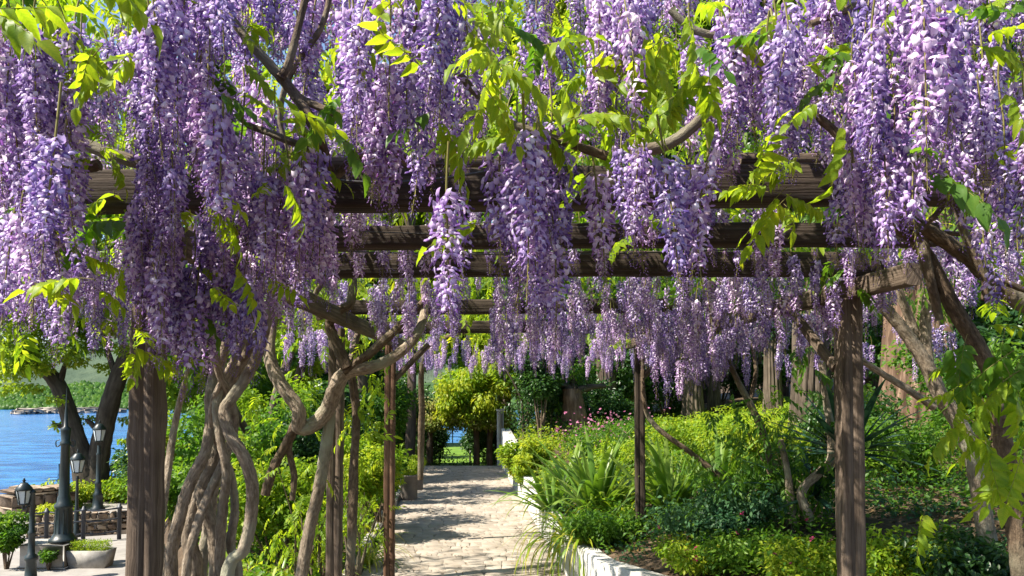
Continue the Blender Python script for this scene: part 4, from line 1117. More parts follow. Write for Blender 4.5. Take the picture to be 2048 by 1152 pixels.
# big conifer trunks on the right (their crowns are high above the picture)
def conifer(label, px, Y, r, h=9.5, m='bark', ridges=9, seed=0, crown=True, lean=0.0):
    rng = np.random.default_rng(seed)
    x = (px - 1024) / FPX * Y
    z = bz(x, Y) if x > wall_x(Y) + .3 else gz(x, Y)
    t = thing('conifer', label, 'tree', (x, Y, z), 'big furrowed conifers')
    ns, nr = 170, 46
    ang = np.linspace(0, 2 * np.pi, ns, endpoint=False); zz = np.linspace(-.3, h, nr)
    V, tc = [], []
    ph = rng.uniform(0, 6.3, 8)
    for zi in zz:
        flare = 1 + .35 * math.exp(-max(zi, 0) * 1.1)
        rr = r * flare * (1 - .035 * max(zi, 0))
        wv = ang + .10 * np.sin(zi * 1.3 + ph[0]) + .06 * np.sin(zi * 4 + ph[1] + ang * 3)
        rid = np.abs(np.sin(wv * ridges + .6 * np.sin(zi * 2.1 + ph[2] + ang * 2))) ** .6
        rid2 = np.abs(np.sin(wv * ridges * 2.3 + zi * 1.7 + ph[3]))
        q = rr * (1 - .20 * (1 - rid) - .05 * (1 - rid2)) + rng.normal(0, .006 * r, ns)
        V.append(np.stack([np.cos(ang) * q + lean * zi, np.sin(ang) * q, np.full(ns, zi)], 1))
        tc.append(np.stack([np.cos(ang) * rr, np.sin(ang) * rr, np.full(ns, zi)], 1))
    F = []
    for i in range(nr - 1):
        a = i * ns + np.arange(ns); b = i * ns + (np.arange(ns) + 1) % ns
        F.append(np.stack([a, b, b + ns, a + ns], 1))
    mb = MB(); mb.add(np.concatenate(V), np.concatenate(F), 0, np.concatenate(tc)); mb.build('trunk', M[m], t, True)
    if crown:
        mb = MB(); cs, rs = [], []
        for k in range(18):
            u = rng.uniform(.58, 1.0); a = k * 2.4
            d = rng.uniform(.5, 1) * 2.6 * (1.25 - u)
            cs.append(np.array([d * math.cos(a), d * math.sin(a), h * u + .5])); rs.append(rng.uniform(.6, 1.1))
        leaf_clumps(mb, cs, rs, 700, .17, rng, .5, .7); mb.build('crown', M['leaf_dark'], t)
    return t
conifer('huge reddish conifer trunk with deep furrows lit from the left', 1850, 14.5, .74, 9.5, 'redwood', 10, 1)
conifer('furrowed trunk in shade just left of the thick right post', 1622, 17.5, .42, 9.5, 'bark', 9, 2)
conifer('grey trunk at the top of the sloping lawn', 1385, 27, .33, 11, 'bark', 8, 3)
conifer('slimmer trunk right of the grey one above the lawn', 1428, 29, .22, 11, 'bark', 8, 4)
conifer('dark straight trunk beside the slim dark post', 1545, 24, .26, 10, 'bark', 8, 5)
conifer('shaded pair of trunks right of the ivied stump, taller one', 1212, 27, .36, 9, 'bark', 8, 6)
st_ = thing('tree_stump', 'stout cut off trunk with bare bark beside the ivy bank', 'stump', tuple(P(1150, 880, 22)), None)
sb = P(1150, 880, 22)
mb = MB(); tube(mb, [(0, 0, -.5), (-.02, 0, .3), (-.05, 0, .9), (-.06, 0, 1.45)], [.52, .40, .33, .27], 28, 8, .05, True, 0, .06); mb.build('trunk', M['redwood'], st_, True)
for a, b in (((-.1, 0, 1.4), (-.45, .1, 1.6)), ((.1, 0, 1.4), (.9, .1, 1.52)), ((0, .1, 1.4), (-.1, .3, 1.9))):
    mb = MB(); tube(mb, [a, (np.array(a) + b) / 2 + [0, 0, .05], b], [.12, .09, .05], 7, 4, .05); mb.build('limb', M['bark'], st_, True)
mb = MB(); leaf_clumps(mb, [(0, .1, 1.9), (.4, .2, 2.1), (-.3, .2, 1.8), (-.35, -.1, .5), (-.3, -.25, .2), (.1, -.3, .1), (-.4, 0, .9)], [.45, .4, .35, .3, .35, .35, .22], 700, .12); mb.build('foliage', M['leaf_mid'], st_)

# ------------------------------------------------------------------ shrubs
def shrub(label, loc, w, h, m='leaf_mid', size=.07, n=1500, name='shrub', cat='shrub', group=None, seed=0, stems=7, flowers=None, nf=0, pin=False, droop=.35):
    rng = np.random.default_rng(seed)
    t = thing(name, label, cat, tuple(loc), group)
    tips = []
    mb = MB()
    for k in range(stems):
        a = k * 2.4 + rng.normal(0, .4); rr = w * rng.uniform(.25, .95)
        tip = np.array([rr * math.cos(a), rr * math.sin(a), h * rng.uniform(.6, 1.0)])
        mid = tip * np.array([.4, .4, .55]) + np.append(rng.normal(0, .05, 2), 0)
        tube(mb, [(0, 0, -.12), mid, tip], [.016 + .01 * h, .011, .004], 5, 4, cap=False)
        tips.append((mid, tip))
    mb.build('stem', M['vine_dark'], t)
    mb = MB()
    if pin:
        pts = []
        for k in range(n):
            mid, tip = tips[rng.integers(len(tips))]
            u = rng.uniform(.1, 1.05)
            pts.append(mid + (tip - mid) * u + rng.normal(0, .14 * w + .03, 3))
        leaf_cloud(mb, pts, size, rng, (.4, .35))
    else:
        cs, rs = [], []
        for mid, tip in tips:
            for q in (.18, .45, .72, 1.0):
                cs.append(mid + (tip - mid) * q + rng.normal(0, .06 * w, 3)); rs.append(w * rng.uniform(.26, .46))
        tot = sum(r * r for r in rs)
        leaf_clumps(mb, cs, rs, 3.6 * n / tot, size, rng, .75, droop)
    mb.build('foliage', M[m], t)
    if flowers:
        mb = MB()
        FV = np.array([(0, 0, 0), (1, -.45, .35), (1.25, 0, .2), (1, .45, .35)]); FF = np.array([(0, 1, 2, 3)])
        for k in range(nf):
            mid, tip = tips[rng.integers(len(tips))]
            c = tip + rng.normal(0, .22 * w, 3) + np.array([0, 0, .08 * h])
            Rm = rotmats(5, np.arange(5) * 1.257 + rng.uniform(0, 1), rng.normal(-.3, .2, 5), None, rng.uniform(.02, .032))
            tlt = np.array(Euler((rng.normal(0, .6), rng.normal(0, .6), 0)).to_matrix())
            mb.many(FV, FF, tlt @ Rm, np.repeat(c[None], 5, 0), rng.uniform(-.2, .3))
        mb.build('blossom', M[flowers], t)
    return t
def at(px, py, Y, side='b'):
    """place on the ground at depth Y under picture column px"""
    x = (px - 1024) / FPX * Y
    z = bz(x, Y) if x > wall_x(Y) + .1 else gz(x, Y)
    return (x, Y, z)
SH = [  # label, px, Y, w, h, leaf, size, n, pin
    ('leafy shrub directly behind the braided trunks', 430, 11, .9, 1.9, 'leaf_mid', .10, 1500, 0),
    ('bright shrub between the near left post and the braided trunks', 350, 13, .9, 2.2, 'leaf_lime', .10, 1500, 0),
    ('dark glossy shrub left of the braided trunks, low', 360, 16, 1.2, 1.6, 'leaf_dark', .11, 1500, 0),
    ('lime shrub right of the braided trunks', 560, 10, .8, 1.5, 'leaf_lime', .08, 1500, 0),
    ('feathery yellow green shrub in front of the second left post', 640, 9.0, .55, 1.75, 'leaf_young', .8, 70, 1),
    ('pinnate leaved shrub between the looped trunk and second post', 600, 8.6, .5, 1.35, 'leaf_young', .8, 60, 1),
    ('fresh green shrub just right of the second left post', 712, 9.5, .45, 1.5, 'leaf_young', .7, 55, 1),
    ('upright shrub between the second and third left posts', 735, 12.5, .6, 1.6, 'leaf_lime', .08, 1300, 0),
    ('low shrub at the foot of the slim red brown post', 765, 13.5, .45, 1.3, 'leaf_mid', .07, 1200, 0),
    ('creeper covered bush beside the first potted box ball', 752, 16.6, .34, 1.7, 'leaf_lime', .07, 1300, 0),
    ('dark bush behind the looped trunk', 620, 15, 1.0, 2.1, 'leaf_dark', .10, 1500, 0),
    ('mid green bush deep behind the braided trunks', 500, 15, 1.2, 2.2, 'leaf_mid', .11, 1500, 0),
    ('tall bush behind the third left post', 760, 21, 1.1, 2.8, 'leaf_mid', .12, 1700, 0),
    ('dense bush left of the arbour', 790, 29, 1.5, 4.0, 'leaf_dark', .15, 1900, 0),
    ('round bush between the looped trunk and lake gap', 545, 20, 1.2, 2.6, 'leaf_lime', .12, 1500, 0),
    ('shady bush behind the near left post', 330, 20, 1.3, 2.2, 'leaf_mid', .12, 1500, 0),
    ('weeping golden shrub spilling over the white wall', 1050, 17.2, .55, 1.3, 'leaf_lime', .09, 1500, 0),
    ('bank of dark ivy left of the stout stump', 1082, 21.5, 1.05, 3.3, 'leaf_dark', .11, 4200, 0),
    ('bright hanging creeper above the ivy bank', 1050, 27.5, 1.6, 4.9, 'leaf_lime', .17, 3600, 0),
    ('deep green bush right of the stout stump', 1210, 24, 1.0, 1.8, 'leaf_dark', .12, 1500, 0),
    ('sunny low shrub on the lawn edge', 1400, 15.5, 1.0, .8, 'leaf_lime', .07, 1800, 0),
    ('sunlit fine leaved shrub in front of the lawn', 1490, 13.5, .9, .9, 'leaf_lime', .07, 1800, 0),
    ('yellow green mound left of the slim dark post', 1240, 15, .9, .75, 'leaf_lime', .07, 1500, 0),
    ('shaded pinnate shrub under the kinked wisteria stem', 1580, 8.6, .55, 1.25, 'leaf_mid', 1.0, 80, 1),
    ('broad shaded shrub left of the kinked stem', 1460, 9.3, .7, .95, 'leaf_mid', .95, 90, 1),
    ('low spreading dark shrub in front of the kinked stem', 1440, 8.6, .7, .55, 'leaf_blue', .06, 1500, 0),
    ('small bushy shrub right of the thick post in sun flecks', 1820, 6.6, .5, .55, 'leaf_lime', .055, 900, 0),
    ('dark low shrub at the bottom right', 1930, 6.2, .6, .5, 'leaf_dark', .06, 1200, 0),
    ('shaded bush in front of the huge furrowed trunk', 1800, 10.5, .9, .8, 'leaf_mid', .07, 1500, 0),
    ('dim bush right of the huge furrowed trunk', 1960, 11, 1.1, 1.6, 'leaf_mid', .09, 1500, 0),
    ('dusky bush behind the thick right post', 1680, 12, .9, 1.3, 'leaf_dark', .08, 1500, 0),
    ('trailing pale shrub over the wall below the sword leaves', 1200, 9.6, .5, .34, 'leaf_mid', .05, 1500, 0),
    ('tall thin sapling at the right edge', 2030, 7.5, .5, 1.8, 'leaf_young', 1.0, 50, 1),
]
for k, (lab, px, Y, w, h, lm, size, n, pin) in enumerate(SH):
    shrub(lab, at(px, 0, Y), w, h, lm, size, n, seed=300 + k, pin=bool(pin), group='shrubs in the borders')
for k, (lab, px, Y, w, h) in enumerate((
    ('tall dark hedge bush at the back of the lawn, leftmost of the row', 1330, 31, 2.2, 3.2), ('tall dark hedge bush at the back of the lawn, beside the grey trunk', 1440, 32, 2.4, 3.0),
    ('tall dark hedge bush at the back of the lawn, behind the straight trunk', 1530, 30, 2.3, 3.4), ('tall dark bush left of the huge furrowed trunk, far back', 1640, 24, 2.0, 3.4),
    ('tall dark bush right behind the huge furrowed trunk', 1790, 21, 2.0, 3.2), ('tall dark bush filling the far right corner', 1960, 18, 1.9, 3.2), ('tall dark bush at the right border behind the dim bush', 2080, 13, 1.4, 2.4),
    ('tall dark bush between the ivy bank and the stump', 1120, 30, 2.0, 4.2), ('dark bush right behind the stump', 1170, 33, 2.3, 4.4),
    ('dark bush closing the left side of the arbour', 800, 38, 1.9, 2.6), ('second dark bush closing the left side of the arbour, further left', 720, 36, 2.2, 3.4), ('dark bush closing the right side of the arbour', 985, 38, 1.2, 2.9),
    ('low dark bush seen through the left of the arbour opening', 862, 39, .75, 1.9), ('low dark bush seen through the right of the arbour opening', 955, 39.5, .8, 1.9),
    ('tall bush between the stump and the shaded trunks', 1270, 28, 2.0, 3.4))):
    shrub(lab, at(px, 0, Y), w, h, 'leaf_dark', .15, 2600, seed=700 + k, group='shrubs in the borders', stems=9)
shrub('low azalea with magenta flowers at the wall corner', at(1480, 0, 7.9), .6, .30, 'leaf_mid', .05, 1400, 'azalea', 'azalea', None, 401, 9, 'magenta', 16)
shrub('low bright azalea with few flowers beside the thick right post', at(1600, 0, 7.3), .5, .34, 'leaf_lime', .05, 1200, 'azalea', 'azalea', None, 402, 9, 'magenta', 6)
shrub('small azalea with yellow tips near the wall end', at(1390, 0, 8.0), .4, .28, 'leaf_lime', .05, 1000, 'azalea', 'azalea', None, 403, 8, 'magenta', 3)
shrub('pink azalea in bloom below the stout stump', at(1190, 0, 17.5), .95, .85, 'leaf_mid', .06, 1400, 'azalea', 'azalea', None, 404, 11, 'pink', 150)
shrub('round dark azalea in bud behind the pink one', at(1240, 0, 19), .9, .9, 'leaf_mid', .06, 1400, 'azalea', 'azalea', None, 405, 10, 'pink', 60)

# sword leaved clumps: every blade is a part
def blade_mesh(L, W, bend, m, nm='blade', rows=8):
    V, F = [], []
    for i in range(rows + 1):
        s = i / rows
        w = W * (1 - .15 * s) * (1 - s ** 3.2) * (.7 + .6 * min(s * 3, 1) - .3) + .0008
        a = bend * s ** 1.7
        x = L * (math.sin(a * .5) * s); z = L * s * math.cos(a * .55)
        V += [(x + .35 * w, -w, z), (x, 0, z), (x + .35 * w, w, z)]
    for i in range(rows):
        for j in range(2):
            q = i * 3 + j; F.append((q, q + 1, q + 4, q + 3))
    mb = MB(); mb.add(V, np.array(F), np.repeat(np.linspace(-.15, .2, rows + 1), 3))
    return mb.mesh(nm, M[m], True)
BL = {
    'iris': [blade_mesh(1.0, .040, b, 'blade') for b in (.25, .6, 1.0, 1.5)],
    'soft': [blade_mesh(1.0, .023, b, m_) for b in (1.2, 1.9, 2.5, 3.0) for m_ in ('blade', 'blade_gold', 'leaf_lime')],
    'agave': [blade_mesh(1.0, .05, b, 'blade_dark') for b in (.15, .3, .5)],
}
def clump(label, loc, kind, n, L, tilt=(.15, .55), name='sword_plant', cat='plant', group='sword leaved clumps', az=None):
    t = thing(name, label, cat, tuple(loc), group)
    for k in range(n):
        a = k * 2.4 + random.gauss(0, .3) if az is None else az + random.uniform(-1.3, 1.3)
        tl = random.uniform(*tilt)
        r = random.uniform(0, .06)
        obj('blade', random.choice(BL[kind]), t, (r * math.cos(a), r * math.sin(a), -.03), (0, tl, a), L * random.uniform(.65, 1.1))
    return t
clump('tall sword leaved clump at the wall edge, left of the slim dark post', at(1190, 0, 11.4), 'iris', 66, 1.45, (.05, .8))
clump('sword leaved clump overhanging the white wall with one long stray blade', at(1105, 0, 12.6), 'iris', 44, 1.25, (.15, 1.1))
clump('sword leaved clump behind the tall one, nearer the pink azalea', at(1140, 0, 14.2), 'iris', 44, 1.3, (.1, .8))
clump('broad dark sword leaved clump right of the slim dark post', at(1335, 0, 10.8), 'iris', 50, 1.4, (.05, .7))
clump('sword leaved clump at the lawn, right of the broad dark one', at(1440, 0, 11.2), 'iris', 26, 1.35, (.05, .6))
clump('yellowing arching clump drooping over the white wall', at(1142, 0, 10.4), 'soft', 90, 1.0, (.4, 1.3))
clump('second yellowing clump trailing over the wall, nearer the trailing pale shrub', at(1165, 0, 9.8), 'soft', 70, .8, (.4, 1.3))
clump('green arching clump just behind the yellowing one', at(1240, 0, 10.9), 'soft', 70, 1.0, (.2, 1.0))
clump('lush arching clump left of the slim dark post, in the middle of the bank', at(1250, 0, 12.4), 'soft', 70, 1.1, (.2, 1.0))
clump('arching green daylily clump by the kerb below the slim red brown post', at(735, 0, 10.7), 'soft', 60, .75, (.2, 1.0))
clump('daylily clump behind the first one along the kerb', at(745, 0, 12.2), 'soft', 44, .7, (.2, 1.0))
clump('low strappy clump in front of the looped wisteria trunk', at(560, 0, 9.2), 'soft', 44, .8, (.2, 1.0))
clump('strappy clump right beside the braided trunks', at(500, 0, 8.8), 'soft', 40, .8, (.2, 1.0))
clump('strappy clump at the foot of the second left post', at(660, 0, 9.6), 'soft', 40, .7, (.2, 1.0))
clump('broad bladed plant left of the looped trunk', at(545, 0, 12), 'iris', 30, 1.2, (.1, .9))
clump('large dark agave with stiff spiky leaves behind the thick right post', (3.55, 8.2, 1.75), 'agave', 44, 1.0, (.45, 1.75), 'agave', 'agave', None)
clump('second dark agave lower beside the large one', (3.35, 8.6, 1.25), 'agave', 26, .9, (.6, 1.7), 'agave', 'agave', None)
mb = MB(); tube(mb, [(3.5, 8.2, .6), (3.53, 8.2, 1.2), (3.55, 8.2, 1.8)], [.12, .1, .09], 10, 5, .06)
ag = [o for o in bpy.data.objects if o.name == 'agave'][0]
mb.v = [v - np.array([3.55, 8.2, 1.75]) for v in mb.v]; mb.build('stalk', M['bark'], ag)

# ground cover (nobody could count it)
def ground_cover(name, xr, yr, n, m, size, zoff, seed, zf=bed_z, cond=None, tilt=(-.3, .5)):
    rng = np.random.default_rng(seed)
    y = rng.uniform(*yr, n); x = rng.uniform(*xr, n)
    if cond is not None:
        k = cond(x, y); x, y = x[k], y[k]
    z = zf(x, y) + rng.uniform(.0, zoff, len(x)) ** 1.0
    # clumpy height
    z = z + zoff * (np.sin(x * 3.3 + 1) * np.sin(y * 2.9)) * .5
    mb = MB()
    add_small(mb, rotmats(len(x), None, rng.normal(*tilt, len(x)), rng.normal(0, .5, len(x)), size * rng.uniform(.6, 1.4, len(x))), np.stack([x, y, z], 1), rng.normal(0, .15, len(x)))
    return stuff(mb.build(name, M[m]))
right = lambda x, y: x > wall_x(y) + .18
ground_cover('ground_cover', (.6, 10), (6.2, 18), 48000, 'leaf_mid', .07, .34, 1, cond=lambda x, y: right(x, y) & (np.sin(x * 2.1 + 2) + np.sin(y * 1.3 + 1) + .35 * np.sin(x * 5 + y * 4) > -.9))
ground_cover('ivy_cover', (.6, 10), (5.6, 14), 22000, 'leaf_blue', .065, .2, 2, cond=lambda x, y: right(x, y) & (np.sin(x * 1.7) + np.sin(y * 1.9 + 2) > .1))
ground_cover('bank_cover', (-.2, 9), (13, 26), 26000, 'leaf_lime', .08, .34, 3, cond=right)
ground_cover('fallen_leaves', (1, 8), (5.5, 13), 5000, 'litter', .07, .02, 4, cond=right, tilt=(0, .25))
left_c = lambda x, y: (x < path_left(y) - .25) & (x > np.minimum(-3.0, -.41 * y))
ground_cover('border_cover', (-9.5, -2), (7.5, 25), 30000, 'leaf_mid', .085, .36, 5, zf=ground_z, cond=left_c)
ground_cover('border_undergrowth', (-9.5, -2), (7.5, 20), 16000, 'leaf_lime', .09, .36, 6, zf=ground_z, cond=left_c, tilt=(-.9, .4))
# lawn blades as one mass
rng = np.random.default_rng(9)
n = 14000
x = rng.uniform(2.6, 11, n); y = rng.uniform(15.6, 30, n)
GV = np.array([(-.1, 0, 0), (.1, 0, 0), (0, .12, 1.0)]); GF = np.array([(0, 1, 2)])
mb = MB(); mb.many(GV, GF, rotmats(n, None, rng.normal(0, .3, n), None, rng.uniform(.07, .14, n)), np.stack([x, y, bed_z(x, y) + .0], 1), rng.uniform(-.2, .3, n))
stuff(mb.build('lawn_grass', M['leaf_lime']))

# ------------------------------------------------------------------ end of the path: ivied arbour
ab = thing('arbour', 'dark arbour smothered in pale bronze creeper at the far end of the path', 'arbour', (-2.6, 34, -1.1))
for (x, yv) in ((-1.9, 0), (-1.0, .2), (1.0, 0), (1.7, .1), (2.2, .3), (-1.9, 3), (1.9, 3), (-1.3, 3)):
    mb = MB(); tube(mb, [(x, yv, -.2), (x + random.gauss(0, .06), yv, 1.1), (x, yv, 2.35)], [.16, .13, .11], 8, 4, .06); mb.build('post', M['bark'], ab)
for (a, b) in (((-2.3, 0, 2.4), (2.4, 0, 2.4)), ((-2.3, 3, 2.4), (2.4, 3, 2.4)), ((-1.9, -.2, 2.5), (-1.9, 3.2, 2.5)), ((1.9, -.2, 2.5), (1.9, 3.2, 2.5)), ((0, -.2, 2.5), (0, 3.2, 2.5))):
    mb = MB(); timber(mb, a, b, .12, .12, 8); mb.build('beam', M['timber_dark'], ab)
mb = MB(); cs = [(random.uniform(-2.6, 2.2), random.uniform(-.7, 3), random.uniform(2.35, 3.3)) for _ in range(80)] + [(random.uniform(-3.2, 2.4), -.8, random.uniform(2.15, 2.6)) for _ in range(40)]
leaf_clumps(mb, cs, [random.uniform(.3, .5) for _ in cs], 900, .13, RNG, .8, .7); mb.build('creeper', M['blush'], ab)
mb = MB(); cs = []
for _ in range(95):
    x = random.uniform(-.4, 5.2); top = 3.6 + (x + .6) * .75
    cs.append((x, random.uniform(-1.4, .4), random.uniform(2.4 if x < 2.6 else 1.2, top)))
leaf_clumps(mb, cs, [random.uniform(.35, .6) for _ in cs], 900, .17, RNG, .8, .8); mb.build('creeper', M['leaf_lime'], ab)
mb = MB(); cs = [(random.uniform(-2.8, -1.7), -.4, random.uniform(.6, 2.4)) for _ in range(12)]
leaf_clumps(mb, cs, [random.uniform(.2, .4) for _ in cs], 700, .13, RNG, .7, .6); mb.build('creeper', M['leaf_lime'], ab)
mb = MB(); cs = [(random.uniform(-2.4, 2.4), random.uniform(-.4, .6), random.uniform(.05, .5)) for _ in range(26)] + [(random.choice((random.uniform(-2.3, -.75), random.uniform(.9, 2.4))), random.uniform(.4, 2.4), random.uniform(.3, 2.2)) for _ in range(40)]
leaf_clumps(mb, cs, [random.uniform(.3, .55) for _ in cs], 360, .12); mb.build('undergrowth', M['leaf_dark'], ab)
for k in range(10):
    hang(ab, FINE, (random.choice((-1, 1)) * random.uniform(.6, 2.2), random.uniform(-.1, .5), 2.35), 1.5)
def hedge(label, x0, x1, Y, z0, h, m='leaf_dark', n=None, depth=1.2, size=.13, name='hedge', cat='hedge', seed=0):
    rng = np.random.default_rng(seed)
    t = thing(name, label, cat, ((x0 + x1) / 2, Y, z0), 'dark hedges closing the back of the garden')
    L = x1 - x0
    mb = MB(); n = n or int(16 * L * h / 2)
    cs = [(rng.uniform(-L / 2, L / 2), rng.uniform(-depth / 2, depth / 2), rng.uniform(0, 1) ** .9 * h * (.85 + .15 * math.sin(k * 1.7))) for k in range(n)]
    leaf_clumps(mb, cs, [rng.uniform(.35, .7) for _ in cs], 420, size, rng, .8, .5); mb.build('foliage', M[m], t)
    mb = MB()
    for k in range(int(L * 2)):
        x = rng.uniform(-L / 2, L / 2); tube(mb, [(x, 0, -.2), (x + rng.normal(0, .1), 0, h * .5), (x + rng.normal(0, .2), 0, h * .9)], [.05, .04, .02], 5, 3)
    mb.build('stem', M['bark'], t)
hedge('dark hedge behind the left half of the arbour opening', -8.2, -3.5, 38.5, -1.1, 2.6, n=90, seed=1)
hedge('dark hedge behind the right half of the arbour opening, beside the gate pillar', -2.2, .6, 38.5, -1.1, 2.7, n=64, seed=2)
hedge('long tall hedge closing the garden behind the stout stump', 1.6, 8.2, 35.5, 1.0, 4.4, 'leaf_mid', seed=3)
hedge('tall green hedge left of the arbour, beyond the third left post', -13.5, -4.6, 43, -1.1, 6.2, 'leaf_mid', 90, 2.0, .18, seed=5)
hedge('dark ivy hedge rising straight behind the white wall', .3, 2.1, 22.6, .9, 2.5, 'leaf_dark', 60, .9, .10, seed=4)
# railing behind the arbour, by the water
rl = thing('railing', 'thin iron railing seen through the dark arbour by the water', 'railing', (-2.9, 57, gz(-2.9, 57)))
for z in (.5, 1.0):
    mb = MB(); box(mb, (0, 0, z), (9, .05, .05)); mb.build('rail', M['iron'], rl)
for x in np.linspace(-4.4, 4.4, 7):
    mb = MB(); box(mb, (x, 0, .5), (.07, .07, 1.06)); mb.build('post', M['iron'], rl)

# potted box balls
def pot(label, px, py, d, h):
    g = G(px, py, 0.018)
    t = thing('potted_box', label, 'potted plant', tuple(g), 'potted box balls on the path')
    r = d / 2
    mb = MB(); lathe(mb, [(0, 0), (r * .88, 0), (r * .92, .02), (r, h - .05), (r * 1.06, h - .045), (r * 1.06, h), (r * .94, h), (r * .92, h - .05), (0, h - .05)], 26); mb.build('pot', M['pot'], t, False)
    mb = MB(); lathe(mb, [(0, h - .04), (r * .93, h - .04)], 20); mb.build('soil', M['soil'], t)
    mb = MB()
    n = 2600
    dd = RNG.normal(0, 1, (n, 3)); dd /= np.linalg.norm(dd, axis=1)[:, None]
    rr = RNG.uniform(.72, 1.02, n)[:, None]
    p = dd * rr * np.array([r * 1.28, r * 1.28, .19]) + np.array([0, 0, h + .13])
    p = p[p[:, 2] > h - .03]; n = len(p)
    add_small(mb, rotmats(n, None, RNG.normal(-.4, .6, n), RNG.normal(0, .6, n), RNG.uniform(.03, .05, n)), p, RNG.normal(0, .15, n))
    mb.build('foliage', M['leaf_lime'], t)
    mb = MB(); lathe(mb, [(.02, h - .06), (.02, h + .1)], 6); mb.build('stem', M['bark'], t)
pot('clipped box ball in a round dark pot, nearer of two', 818, 998, .40, .55)
pot('clipped box ball in a round dark pot, half hidden behind the nearer one', 832, 978, .38, .52)

# ------------------------------------------------------------------ lakeside terrace on the left
PZ = -1.6
plaza = struct(grid_mesh('plaza', np.linspace(-24, -5.5, 40), np.linspace(14, 31, 40), lambda X, Y: X * 0 + PZ + .02 - 3 * ss(0, 2, X - (-.43 * Y - .7)), M['plaza']))
def lantern(par, c, s=1.0, n=6):
    """tapered glazed lantern; c = centre of its base, s = height of glazed body"""
    c = np.array(c, float)
    fr = MB()
    rb, rt, hb = .115 * s / .36, .19 * s / .36, s
    a = np.linspace(0, 2 * np.pi, n, endpoint=False) + .26
    B = np.stack([np.cos(a) * rb, np.sin(a) * rb, np.zeros(n)], 1) + c
    Tt = np.stack([np.cos(a) * rt, np.sin(a) * rt, np.full(n, hb)], 1) + c
    for i in range(n):
        j = (i + 1) % n
        tube(fr, [B[i], Tt[i]], [.014, .014], 5, 1)
        tube(fr, [B[i], B[j]], [.014, .014], 5, 1); tube(fr, [Tt[i], Tt[j]], [.018, .018], 5, 1)
    lathe(fr, [(0, -.10 * s), (.03, -.10 * s), (.05, -.05 * s), (rb * .95, -.01), (rb * .95, .015), (0, .015)], 10, c)
    body = fr.build('lantern', M['iron'], par)
    for i in range(n):
        j = (i + 1) % n
        ins = lambda p, q: p * .985 + q * .015
        mid = (B[i] + B[j] + Tt[i] + Tt[j]) / 4
        V = [B[i], B[j], Tt[j], Tt[i]]; V = [v + (c + [0, 0, hb / 2] - mid) * .03 + (mid - v) * .06 for v in V]
        mb = MB(); mb.add(V, np.array([(0, 1, 2, 3)])); mb.build('pane', M['pane'], body)
    mb = MB(); lathe(mb, [(rt * 1.12, hb), (rt * 1.14, hb + .03), (rt * .55, hb + .42 * s), (rt * .5, hb + .46 * s), (rt * .3, hb + .50 * s), (0, hb + .52 * s)], n, c); mb.build('roof', M['iron'], par)
    mb = MB(); lathe(mb, [(.03, hb + .5 * s), (.02, hb + .58 * s), (.045, hb + .64 * s), (.018, hb + .70 * s), (.025, hb + .74 * s), (0, hb + .84 * s)], 8, c); mb.build('finial', M['iron'], par)
# A: near lamp at bottom left
gA = G(61, 1165, PZ)
LA = thing('street_lamp', 'short dark iron lamp post at the bottom left with its lantern on a side bracket', 'street lamp', tuple(gA), 'iron lamps on the lakeside terrace')
kx = gA.y / FPX
hA = (1165 - 985) * kx
mb = MB(); lathe(mb, [(0, 0), (.16, 0), (.16, .06), (.12, .10), (.10, .45), (.13, .48), (.13, .55), (.07, .60), (.062, 1.0), (.075, 1.02), (.075, 1.06), (.055, 1.09), (.045, hA - .05), (.07, hA - .03), (.05, hA), (0, hA + .06)], 14); mb.build('post', M['iron'], LA, False)
lc = P(47, 1008, gA.y - .05) - gA
mb = MB(); tube(mb, [(0, 0, hA - .25), (-.08, -.02, hA - .30), (lc.x, lc.y, lc.z - .12), (lc.x, lc.y, lc.z - .02)], [.022, .02, .02, .03], 7, 6); mb.build('bracket', M['iron'], LA)
lantern(LA, (lc.x, lc.y, lc.z), .30)
# B: tall post on a plinth
gB = P(126, 1088, 18.0); gB.z = PZ + .58
pl = thing('plinth', 'square grey concrete plinth under the tallest lamp post', 'plinth', (gB.x, 18.0, PZ))
mb = MB(); box(mb, (-.25, 0, .285), (1.0, .8, .57), bevel=.02); mb.build('block', M['concrete'], pl)
mb = MB(); box(mb, (-.25, 0, .035), (1.1, .9, .07), bevel=.02); mb.build('footing', M['concrete'], pl)
LB = thing('street_lamp', 'tallest green black lamp post with fluted base on the concrete plinth', 'street lamp', tuple(gB), 'iron lamps on the lakeside terrace')
hB = (1088 - 865) * 18 / FPX
mb = MB(); lathe(mb, [(0, 0), (.30, 0), (.30, .06), (.24, .10), (.22, .16), (.19, .2), (.175, .75), (.2, .78), (.2, .84), (.15, .9), (.14, 1.0), (.115, 1.06), (.095, hB - .4), (.12, hB - .38), (.12, hB - .32), (.09, hB - .28), (.11, hB - .05), (.12, hB), (.05, hB + .05), (.03, hB + .4), (.02, hB + .5), (0, hB + 1.1)], 16); mb.build('post', M['iron'], LB, False)
mb = MB()
for k in range(12):
    a = k * math.pi / 6
    tube(mb, [(.185 * math.cos(a), .185 * math.sin(a), .2), (.17 * math.cos(a), .17 * math.sin(a), .74)], [.016, .014], 5, 1)
mb.build('fluting', M['iron'], LB)
for s in (-1, 1):
    mb = MB(); tube(mb, [(s * .08, 0, hB - .35), (s * .2, 0, hB - .42), (s * .22, 0, hB - .30), (s * .14, 0, hB - .26)], [.014, .014, .012, .01], 6, 6); mb.build('scroll', M['iron'], LB)
lc = P(152, 948, 17.8)
LD = thing('street_lamp', 'lamp with a pale six paned lantern right beside the tallest post', 'street lamp', tuple(G(152, 1075, PZ)), 'iron lamps on the lakeside terrace')
gD = Vector(LD.location)
lcD = P(152, 945, gD.y) - gD
